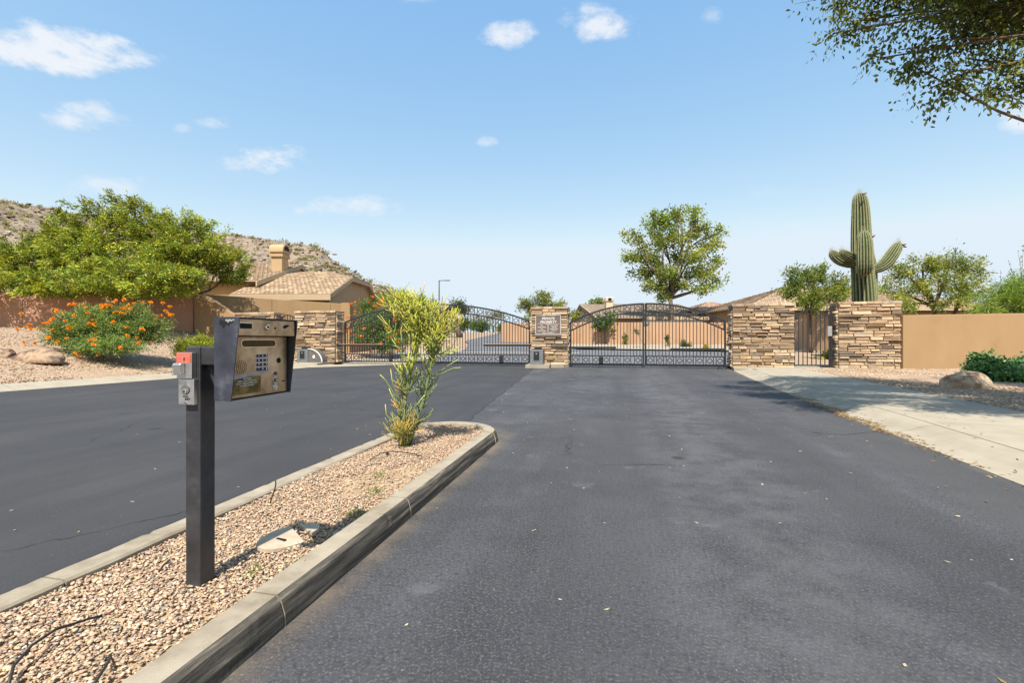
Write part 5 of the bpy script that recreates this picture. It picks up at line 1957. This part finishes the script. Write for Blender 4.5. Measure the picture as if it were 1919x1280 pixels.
PV = [(.22, .29, .05), (.27, .32, .07), (.18, .25, .055)]
far_tree('palo_verde', 'soft bright green bush tree below the hill beyond the long gate', (755, 610, 62), (755, 590, 62), [(735, 572, 62, 42, 22, 3), (780, 570, 62, 34, 20, 3), (705, 580, 60, 26, 16, 2.5), (800, 578, 64, 30, 14, 2.5), (760, 560, 63, 30, 14, 2)], 2.2, (.5, .10), 46, PV, .2, spread=.35, shell=.25, radial=1.0)
far_tree('round_tree', 'small round dark green tree beside the street lamp', (855, 622, 72), (855, 590, 72), [(855, 576, 72, 24, 16, 2), (843, 582, 72, 18, 10, 1.5), (868, 582, 72, 16, 10, 1.5)], 2.4, (.34, .15), 40, [(.09, .12, .035), (.12, .15, .04), (.15, .17, .05)], .15, spread=.3)
far_tree('mesquite', 'airy mesquite rising behind the sign pier', (1015, 632, 46), (1013, 610, 46), [(985, 570, 46, 26, 18, 2), (1015, 562, 46, 30, 18, 2), (1045, 572, 46, 26, 16, 2), (1005, 590, 45, 34, 18, 2), (995, 608, 44, 22, 14, 1.4), (1040, 590, 46, 26, 14, 1.5), (1075, 590, 47, 14, 10, 1.2)], 3.0, (.30, .09), 40, [(.18, .22, .05), (.23, .25, .06), (.13, .16, .04), (.27, .27, .06)], .16, spread=.22, shell=.3, radial=1.0)
far_tree('thin_tree', 'sparse olive tree between the long gate and the mesquite', (925, 628, 70), (925, 612, 70), [(915, 596, 70, 36, 16, 2.5), (945, 588, 70, 22, 10, 2), (890, 605, 68, 26, 12, 2)], 1.4, (.36, .10), 26, [(.2, .19, .09), (.17, .17, .07), (.25, .22, .12)], .12, spread=.35, shell=.25)
far_tree('round_tree', 'little green treetop showing over the pale roofed house', (1120, 605, 82), (1120, 585, 82), [(1118, 566, 82, 18, 8, 1.8), (1128, 570, 82, 14, 7, 1.6)], 2.2, (.4, .2), 40, [(.14, .18, .05), (.18, .2, .06)], .2, spread=.3)
for (x, y, d, a, b, lab) in ((905, 612, 64, 26, 12, 'green hedge bush beside the curve of the far road'), (870, 608, 66, 24, 14, 'dark green bush at the bend of the far road'), (950, 615, 60, 20, 11, 'yellow green bush before the distant peach wall'),
                             (1135, 603, 40, 22, 12, 'bright green bush leaning over the peach wall by the grey gable')):
    far_tree('bush', lab, (x, y + b, d), (x, y + b * .5, d), [(x, y, d, a, b, 1.4), (x - a * .5, y + 2, d, a * .6, b * .7, 1)], 4.0, (.30, .14), 40, [(.10, .17, .04), (.14, .21, .05), (.08, .13, .035)], .08, cat='bush', spread=.25, shell=.3)
far_tree('dead_trunk_tree', 'leaning dark trunked tree by the curve of the far road', (862, 634, 52), (846, 592, 52), [(838, 590, 52, 14, 12, 1.2), (826, 600, 52, 14, 14, 1.2)], 2.5, (.24, .1), 34, [(.08, .10, .03), (.11, .13, .04)], .30, spread=.25)
ASH = [(.25, .29, .06), (.19, .235, .05), (.14, .18, .04), (.30, .32, .065), (.22, .27, .06)]
tb_ = [(1262, 405, 41, 40, 20, 1.8), (1298, 398, 41, 26, 16, 1.4), (1222, 418, 41, 32, 20, 1.6), (1312, 432, 41, 24, 20, 1.5), (1186, 440, 41, 22, 16, 1.4), (1258, 446, 40, 46, 22, 2.2), (1172, 478, 41, 18, 13, 1.2), (1346, 436, 41.5, 18, 15, 1.1),
       (1330, 462, 41, 24, 20, 1.5), (1212, 478, 40.5, 38, 18, 1.8), (1290, 478, 40, 40, 20, 2.0), (1345, 492, 41, 18, 14, 1.2), (1248, 506, 40, 40, 18, 2.0), (1198, 512, 41, 26, 14, 1.4), (1312, 512, 40.5, 34, 18, 1.6), (1348, 524, 41, 14, 12, 1.0),
       (1222, 540, 40.5, 30, 13, 1.5), (1242, 558, 40, 18, 10, 1.0), (1318, 542, 40.5, 26, 12, 1.3), (1276, 532, 40, 20, 11, 1.2)]
far_tree('shade_tree', 'tall light green tree with a bare trunk behind the double gate', (1258, 645, 40), (1256, 560, 40), tb_, 4.2, (.24, .13), 32, ASH, .22, spread=.2, shell=.3, bark='bark', twig_r=.02)
ta = [(1500, 520, 27, 34, 26, 1.2), (1530, 512, 27, 34, 26, 1.2), (1478, 540, 27, 26, 20, 1), (1565, 530, 27.4, 36, 24, 1.2), (1545, 550, 27, 44, 22, 1.2), (1508, 560, 26.6, 30, 20, 1), (1585, 545, 27.4, 22, 18, 1), (1520, 578, 26.6, 24, 14, .8)]
far_tree('leafy_tree', 'leafy green tree above the small arched gate', (1520, 655, 27), (1518, 590, 27), ta, 9.5, (.16, .07), 36, [(.15, .21, .045), (.20, .25, .055), (.12, .17, .04), (.25, .27, .07)], .10, spread=.14, shell=.3)
tc_ = [(1690, 510, 27, 30, 22, 1.2), (1730, 495, 27, 38, 22, 1.4), (1780, 485, 27, 42, 20, 1.4), (1810, 500, 27, 36, 26, 1.4), (1670, 545, 27, 34, 22, 1.3), (1760, 525, 26.5, 52, 24, 1.4), (1820, 540, 26.5, 40, 26, 1.4), (1720, 545, 26.5, 30, 16, 1), (1700, 570, 26.5, 30, 14, 1), (1790, 565, 26, 40, 18, 1.2)]
far_tree('mesquite', 'spreading green mesquite behind the long plain tan wall', (1755, 640, 27), (1750, 575, 26.8), tc_, 7.0, (.20, .06), 34, [(.21, .25, .055), (.26, .29, .065), (.14, .18, .04), (.30, .31, .075)], .17, spread=.16, shell=.4, bark='bark', radial=.9, extra_trunks=[px(1790, 585, 26.8)])
td = [(1870, 560, 23.5, 50, 30, 1.2), (1905, 540, 23.5, 40, 36, 1.2), (1950, 540, 23.5, 50, 46, 1.4), (1845, 580, 23, 36, 18, 1), (1930, 580, 23, 60, 20, 1), (1900, 570, 23, 50, 24, 1)]
far_tree('palo_verde', 'feathery bright green palo verde at the end of the plain tan wall', (1900, 640, 23.5), (1900, 600, 23.5), td, 9, (.20, .035), 44, [(.19, .28, .06), (.24, .32, .07), (.14, .21, .05)], .10, spread=.16, shell=.2, radial=1.2)
# ocotillo wands
oc = px(1925, 600, 24)
ot = thing('ocotillo', 'thin leafy ocotillo wands reaching above the palo verde', 'ocotillo', (oc[0], oc[1], .4))
wb = MB()
Pl, Dl = [], []
for (x, y) in ((1908, 470), (1890, 488), (1918, 458), (1940, 440), (1875, 505), (1960, 450)):
    e = Vector(px(x, y, 24)) - Vector((oc[0], oc[1], .4))
    pts = curve_pts((0, 0, 0), e, 8, .0, .03)
    wb.tube(pts, [.02 - .002 * i for i in range(8)], 5)
    for i in range(46):
        f = rng.uniform(.35, 1.0) * 6.99
        a = int(f)
        Pl.append(pts[a].lerp(pts[a + 1], f - a))
        Dl.append(rng.normal(size=3))
wb.build('wand', MT['bark_grey'], ot, smooth=True)
leaves('wand_leaves', np.array(Pl), np.array(Dl), .10, .05, [(.11, .15, .04), (.14, .18, .05)], MT['leaf'], ot, .3)
# small planting along the rose wall
for (x, y, d, a, b, cols, nm, lab) in ((1283, 648, 33.5, 15, 9, [(.10, .14, .09), (.13, .17, .11)], 'bush', 'blue green bush at the foot of the peach wall'),
                                       (1325, 651, 31.5, 7, 5, [(.62, .42, .04), (.2, .2, .05)], 'flower_clump', 'yellow flowers low behind the double gate'),
                                       (1250, 640, 34.5, 5, 12, [(.08, .13, .05), (.11, .16, .06)], 'bush', 'narrow dark bush against the peach wall'),
                                       (1172, 636, 37, 8, 12, [(.10, .12, .05), (.30, .26, .06)], 'bush', 'olive bush beside the pale wall corner'),
                                       (1150, 618, 38, 5, 8, [(.45, .36, .05), (.12, .13, .05)], 'flower_clump', 'yellow topped stalk by the pale wall corner'),
                                       (1545, 668, 23.2, 14, 17, [(.58, .40, .03), (.50, .36, .04), (.10, .14, .03), (.13, .17, .04)], 'flower_clump', 'yellow flowering clump behind the small arched gate'),
                                       (1532, 678, 23, 14, 7, [(.58, .42, .03), (.10, .14, .03)], 'flower_clump', 'lower yellow flowers trailing behind the small arched gate')):
    far_tree(nm, lab, (x, y + b, d), (x, y + b * .6, d), [(x, y, d, a, b, max(.3, a / F * d))], 30, (.12, .06), 34, cols, .02, cat=nm.replace('_', ' '), spread=.08, shell=.3, twig_r=.006)
# agave-like spikes by the far kerb
for (x, y, d, lab) in ((1212, 652, 33, 'grey leaning agave stalk with a pale stem beyond the gate'),):
    p = px(x, y, d)
    a_ = thing('agave_stalk', lab, 'agave', (p[0], p[1], float(slope(p[1])) + .1))
    MB().tube([(0, 0, 0), (-.35, 0, .55), (-.75, 0, 1.15)], [.04, .035, .02], 5).build('stalk', MT['concrete'], a_)
    leaves('blades', np.tile(np.array([[-.75, 0, 1.15]]), (26, 1)), rng.normal(size=(26, 3)), .35, .07, [(.12, .13, .06)], MT['leaf'], a_, .3)

# ------------------------------------------------------------------ saguaro
SPINES = []


def ribbed(name, pts, rad, parent, ribs=20, off=0.0):
    pts = [Vector(p) for p in pts]
    # smooth the path
    for _ in range(2):
        q, r2 = [pts[0]], [rad[0]]
        for i in range(len(pts) - 1):
            q += [pts[i].lerp(pts[i + 1], .25), pts[i].lerp(pts[i + 1], .75)]
            r2 += [rad[i] * .75 + rad[i + 1] * .25, rad[i] * .25 + rad[i + 1] * .75]
        q.append(pts[-1])
        r2.append(rad[-1])
        pts, rad = q, r2
    rad = [r_ * .84 for r_ in rad]
    n, m_ = len(pts), ribs * 4
    V, C = [], []
    a = None
    for i, p in enumerate(pts):
        t = (pts[min(i + 1, n - 1)] - pts[max(i - 1, 0)]).normalized()
        if a is None:
            a = t.orthogonal().normalized()
        a = (a - t * a.dot(t)).normalized()
        b = t.cross(a)
        for k in range(m_):
            th = 2 * math.pi * k / m_
            c = math.cos(th * ribs)
            f = 1 + .15 * (abs(math.cos(th * ribs / 2)) ** 1.0 * 2 - 1.27)
            jit = 1 + .02 * noise.noise(Vector((p.x * 3 + k, p.y * 3, p.z * 2)))
            V.append(p + (a * math.cos(th) + b * math.sin(th)) * rad[i] * f * jit)
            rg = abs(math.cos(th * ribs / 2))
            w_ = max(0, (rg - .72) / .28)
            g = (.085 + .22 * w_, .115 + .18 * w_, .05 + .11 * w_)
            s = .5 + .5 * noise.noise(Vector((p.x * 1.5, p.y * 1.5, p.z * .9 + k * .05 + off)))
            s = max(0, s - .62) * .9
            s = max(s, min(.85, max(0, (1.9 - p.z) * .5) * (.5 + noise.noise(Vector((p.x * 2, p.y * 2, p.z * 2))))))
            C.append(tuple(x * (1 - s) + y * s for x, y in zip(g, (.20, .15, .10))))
            if k % 4 == 0 and i > 1:
                SPINES.append((V[-1], V[-1] - p))
    Fq = [(i * m_ + k, i * m_ + (k + 1) % m_, (i + 1) * m_ + (k + 1) % m_, (i + 1) * m_ + k) for i in range(n - 1) for k in range(m_)]
    Fq += [tuple(range((n - 1) * m_, n * m_)), tuple(range(m_))[::-1]]
    return npmesh(name, V, Fq, MT['cactus'], parent, col=C)


SD = 21.0
sbase = px(1620, 640, SD)
sgr = thing('saguaro', 'tall saguaro cactus with four arms standing behind the wide pier', 'cactus', (sbase[0], sbase[1], .3))
so = Vector((sbase[0], sbase[1], .3))


def sp_(x, y, dd=0.0):
    return Vector(px(x, y, SD + dd)) - so


k_ = SD / F
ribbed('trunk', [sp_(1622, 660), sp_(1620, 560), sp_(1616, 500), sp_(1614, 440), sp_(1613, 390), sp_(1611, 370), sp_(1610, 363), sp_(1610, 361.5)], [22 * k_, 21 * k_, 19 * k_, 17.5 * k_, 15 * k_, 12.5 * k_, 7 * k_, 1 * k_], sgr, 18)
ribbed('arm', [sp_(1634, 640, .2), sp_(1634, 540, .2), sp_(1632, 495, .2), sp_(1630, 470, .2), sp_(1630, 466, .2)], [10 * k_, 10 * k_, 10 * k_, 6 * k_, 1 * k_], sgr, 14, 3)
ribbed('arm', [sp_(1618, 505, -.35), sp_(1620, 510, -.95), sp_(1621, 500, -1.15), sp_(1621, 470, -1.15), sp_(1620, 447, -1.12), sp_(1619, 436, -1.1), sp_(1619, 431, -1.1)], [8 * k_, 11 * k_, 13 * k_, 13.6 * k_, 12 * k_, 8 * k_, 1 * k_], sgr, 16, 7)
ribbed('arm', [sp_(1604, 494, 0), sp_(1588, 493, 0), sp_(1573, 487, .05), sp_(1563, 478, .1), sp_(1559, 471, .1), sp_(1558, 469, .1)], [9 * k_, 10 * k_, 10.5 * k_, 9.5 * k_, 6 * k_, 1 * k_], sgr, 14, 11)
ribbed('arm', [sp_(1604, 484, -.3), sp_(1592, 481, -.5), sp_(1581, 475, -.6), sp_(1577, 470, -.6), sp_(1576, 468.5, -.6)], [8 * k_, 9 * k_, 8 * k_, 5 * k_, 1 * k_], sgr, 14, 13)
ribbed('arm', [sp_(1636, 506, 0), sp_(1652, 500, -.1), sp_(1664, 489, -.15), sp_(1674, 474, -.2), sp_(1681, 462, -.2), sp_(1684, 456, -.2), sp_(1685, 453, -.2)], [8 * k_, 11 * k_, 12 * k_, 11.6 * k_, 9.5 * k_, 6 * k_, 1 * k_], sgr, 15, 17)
fb = MB()
for (x, y, e, f_) in ((1617, 364, 1624, 361), (1635, 444, 1640, 440), (1692, 459, 1698, 457), (1694, 462, 1699, 463)):
    fb.tube([sp_(x, y, -.5), sp_(e, f_, -.5)], [.05, .02], 5)
fb.build('dry_fruit', MT['bark'], sgr)
SP, SN = np.array([x[0] for x in SPINES]), np.array([x[1] for x in SPINES])
nxt = np.roll(SP, -15, axis=0)
SP, SN = np.repeat(SP, 5, 0), np.repeat(SN, 5, 0)
SP = SP + rng.normal(size=SP.shape) * np.array([[.012, .012, .10]])
leaves('spines', SP, nrm(SN) + rng.normal(size=SP.shape) * .7, .042, .007, [(.42, .36, .24), (.30, .24, .16), (.52, .46, .33)], MT['litter'], sgr, .3, kind='stuff')

# ------------------------------------------------------------------ boulders, low shrub
def boulder(label, c, size, mat, seed, rz=0.0):
    import bmesh
    bm = bmesh.new()
    bmesh.ops.create_icosphere(bm, subdivisions=4, radius=1)
    for v_ in bm.verts:
        p = v_.co.copy()
        f = 1 + .28 * noise.noise(p * 1.1 + Vector((seed, 0, 0))) + .12 * noise.noise(p * 2.7 + Vector((0, seed, 0))) + .04 * noise.noise(p * 7 + Vector((0, 0, seed)))
        cell = noise.cell(p * 1.6 + Vector((seed, seed, 0)))
        v_.co = Vector((p.x * f * size[0], p.y * f * size[1], max(-.25, p.z * f) * size[2] + .03 * cell * size[2]))
    me = bpy.data.meshes.new('boulder')
    bm.to_mesh(me)
    bm.free()
    me.materials.append(MT[mat])
    me.polygons.foreach_set('use_smooth', [True] * len(me.polygons))
    o = link('boulder', me)
    o.location = c
    o.rotation_euler = (0, 0, rz)
    return tag(o, label, 'boulder', 'landscape boulders')


def gp(x, y, d):
    p = px(x, y, d)
    return (p[0], p[1], zf(p[0], p[1]))


boulder('pale brown boulder in front of the low glossy shrub', gp(1810, 715, 10.7), (.58, .40, .33), 'rock', 5.3, .3)
boulder('long dark boulder lying on the gravel bank by the orange flowers', gp(70, 680, 14.2), (.78, .42, .34), 'rock_dark', 7.7, .2)
boulder('small dark boulder at the edge of the gravel bank', gp(3, 682, 14.0), (.32, .28, .24), 'rock_dark', 12.3, .5)
gs = [(1850, 699, 12.4, 44, 17, .6), (1905, 696, 12.4, 50, 20, .7), (1960, 690, 12.6, 50, 26, .7), (1840, 680, 12.8, 22, 14, .5), (1890, 707, 12, 50, 14, .6)]
bs = gp(1890, 712, 12.5)
make_tree('low_shrub', 'low glossy dark green shrub against the long plain tan wall', 'shrub', bs, (bs[0], bs[1], bs[2] + .1), [blob_px(*b) for b in gs], 105, (.10, .065), 26, [(.07, .17, .055), (.095, .22, .07), (.05, .12, .04), (.13, .27, .09)], .02, mat='leaf_glossy', spread=.06, start=.45, shell=.6, radial=.8, twig_r=.007, var=.25)

# grass strip by the operator pad
n = 1500
P = np.stack([rng.uniform(-16.9, -15.7, n), rng.uniform(18.5, 19.5, n), np.full(n, .115)], -1)
tag(leaves('grass_patch', P, rng.normal(size=(n, 3)) * .6 + np.array([[0, 0, .8]]), .12, .014, [(.10, .19, .03), (.14, .24, .05)], MT['grass'], None, .3), 'small green grass patch beside the grey operator box', 'grass', kind='stuff')

# ------------------------------------------------------------------ overhanging tree, its trunk beyond the frame
OV = [(3.9, 8.9, 7.2, .9, .9, .45), (5.0, 8.5, 6.5, 1.0, .9, .5), (4.8, 8.9, 7.3, 1.2, 1.1, .6), (5.7, 8.2, 6.1, .9, .9, .5), (6.2, 8.8, 7.0, 1.2, 1.1, .6), (6.8, 8.2, 6.6, 1.0, .9, .5), (7.4, 9.2, 7.0, 1.2, 1.2, .7), (7.6, 7.6, 6.2, 1.2, 1.2, .9),
      (5.9, 9.4, 7.6, 1.2, 1.1, .7), (7.2, 9.9, 7.5, 1.2, 1.1, .8), (9.6, 9.0, 6.4, 1.2, 1.2, 1.0), (9.8, 10.6, 7.0, 1.3, 1.2, .9),
      (4.0, 9.0, 8.9, 1.0, 1.0, .6), (5.3, 9.3, 9.2, 1.2, 1.1, .7), (6.7, 9.3, 9.3, 1.3, 1.2, .8), (4.9, 7.5, 8.1, 1.1, 1.0, .6), (6.2, 7.3, 8.2, 1.2, 1.1, .7), (7.6, 7.2, 7.8, 1.3, 1.1, .8),
      (6.6, 6.2, 6.2, 1.4, 1.1, .7), (7.8, 6.0, 5.9, 1.5, 1.1, .7), (8.8, 7.0, 5.6, 1.2, 1.0, .7), (9.9, 6.6, 6.2, 1.2, 1.1, .8), (5.9, 5.7, 6.3, .8, .7, .5),
      (3.7, 6.9, 7.0, .8, .8, .5), (3.25, 6.4, 8.0, .75, .9, .5), (3.1, 7.6, 8.4, .7, .8, .5), (3.5, 5.1, 7.4, .8, .9, .5), (3.9, 6.0, 8.2, .9, .9, .5), (3.9, 5.7, 6.0, .8, .8, .5), (4.7, 6.4, 6.7, 1.1, .9, .5), (5.4, 5.3, 6.0, 1.2, .9, .5), (6.6, 5.0, 5.7, 1.3, .9, .5), (7.8, 4.7, 5.7, 1.3, .9, .5), (9.2, 5.2, 5.6, 1.1, .9, .5)] + [
      (*px(x, y, d), a, a, b) for (x, y, d, a, b) in ((1742, 165, 7.0, .30, .42), (1705, 120, 7.2, .38, .34), (1650, 108, 7.3, .30, .20), (1560, 62, 8.0, .32, .22), (1600, 40, 8.0, .4, .3), (1875, 140, 6.9, .34, .34), (1905, 172, 6.9, .22, .3), (1820, 110, 7, .4, .3), (1780, 70, 7.2, .5, .3))]
make_tree('overhanging_tree', 'dark leafy boughs hanging into the top corner of the sky', 'tree', (9.6, 7.4, .14), (9.3, 7.6, 4.2), [((a, b, c), (r1, r2, r3), .62 if i < 11 else (.8 if i >= len(OV) - 9 else 1.55)) for i, (a, b, c, r1, r2, r3) in enumerate(OV)], 30, (.092, .043), 30, [(.12, .15, .04), (.15, .185, .05), (.085, .105, .03), (.21, .24, .065)],
          .085, 'bark', 'leaf_fine', spread=.10, droop=.75, start=.3, shell=.3, radial=.5, twig_r=.008, var=.3)

# ------------------------------------------------------------------ street lamp
p = px(823, 622, 62)
sl = thing('street_lamp', 'slim dark street lamp with a single arm beyond the long gate', 'street lamp', (p[0], p[1], float(slope(p[1]))), TH)
hl = H + (HY - 525) * 62 / F - float(slope(p[1]))
MB().tube([(0, 0, 0), (0, 0, hl * .5), (0, 0, hl)], [.14, .11, .08], 8).build('pole', MT['galv'], sl)
MB().tube([(0, 0, hl - .08), (.8, 0, hl), (1.3, 0, hl)], .06, 6).build('arm', MT['galv'], sl)
MB().box((.7, -.16, hl - .10), (1.45, .16, hl + .04)).build('lamp_head', MT['galv'], sl, bevel=.03)

# ------------------------------------------------------------------ fallen leaves
n = 1900
v = np.concatenate([rng.uniform(3.0, 20, 330), np.clip(rng.normal(8.8, 1.5, 1570), 4, 14)])
u = uR(v) + np.concatenate([rng.normal(.3, 1.0, 330), rng.normal(.02, .055, 1570) + .05 * np.sin(v[330:] * 5)])
z = np.where(u < uR(v), .006, np.where(u < uR(v) + .56, np.interp(u - uR(v), [0, .1, .24, .38, .56], [.012, .018, .046, .098, .126]), .126))
P = np.stack([u, v, z + .003], -1)
D = np.stack([rng.normal(size=n), rng.normal(size=n), rng.normal(size=n) * .06], -1)
tag(leaves('fallen_leaves', P, D, .05, .018, [(.34, .19, .075), (.42, .30, .13), (.25, .135, .06), (.56, .44, .22), (.16, .09, .05), (.10, .06, .035), (.22, .13, .06)], MT['litter'], None, .25, flat=.93), 'dry tan leaves drifted along the sidewalk gutter', 'fallen leaves', kind='stuff')
n = 260
v = rng.uniform(1.5, 19, n)
u = rng.uniform(-12, 1, n) * rng.uniform(.2, 1, n) + 1.8
k = ~((u > ISL_L - .1) & (u < ISL_R + .1) & (v < 6.1)) & (u > uL(v)) & (u < uR(v))
u, v = u[k], v[k]
n = len(u)
D = np.stack([rng.normal(size=n), rng.normal(size=n), rng.normal(size=n) * .08], -1)
tag(leaves('leaf_litter', np.stack([u, v, np.full(n, .007)], -1), D, .032, .013, [(.5, .42, .28), (.6, .52, .38), (.4, .26, .12)], MT['litter'], None, .25, flat=.93), 'scattered pale bits of leaf litter on the asphalt', 'leaf litter', kind='stuff')
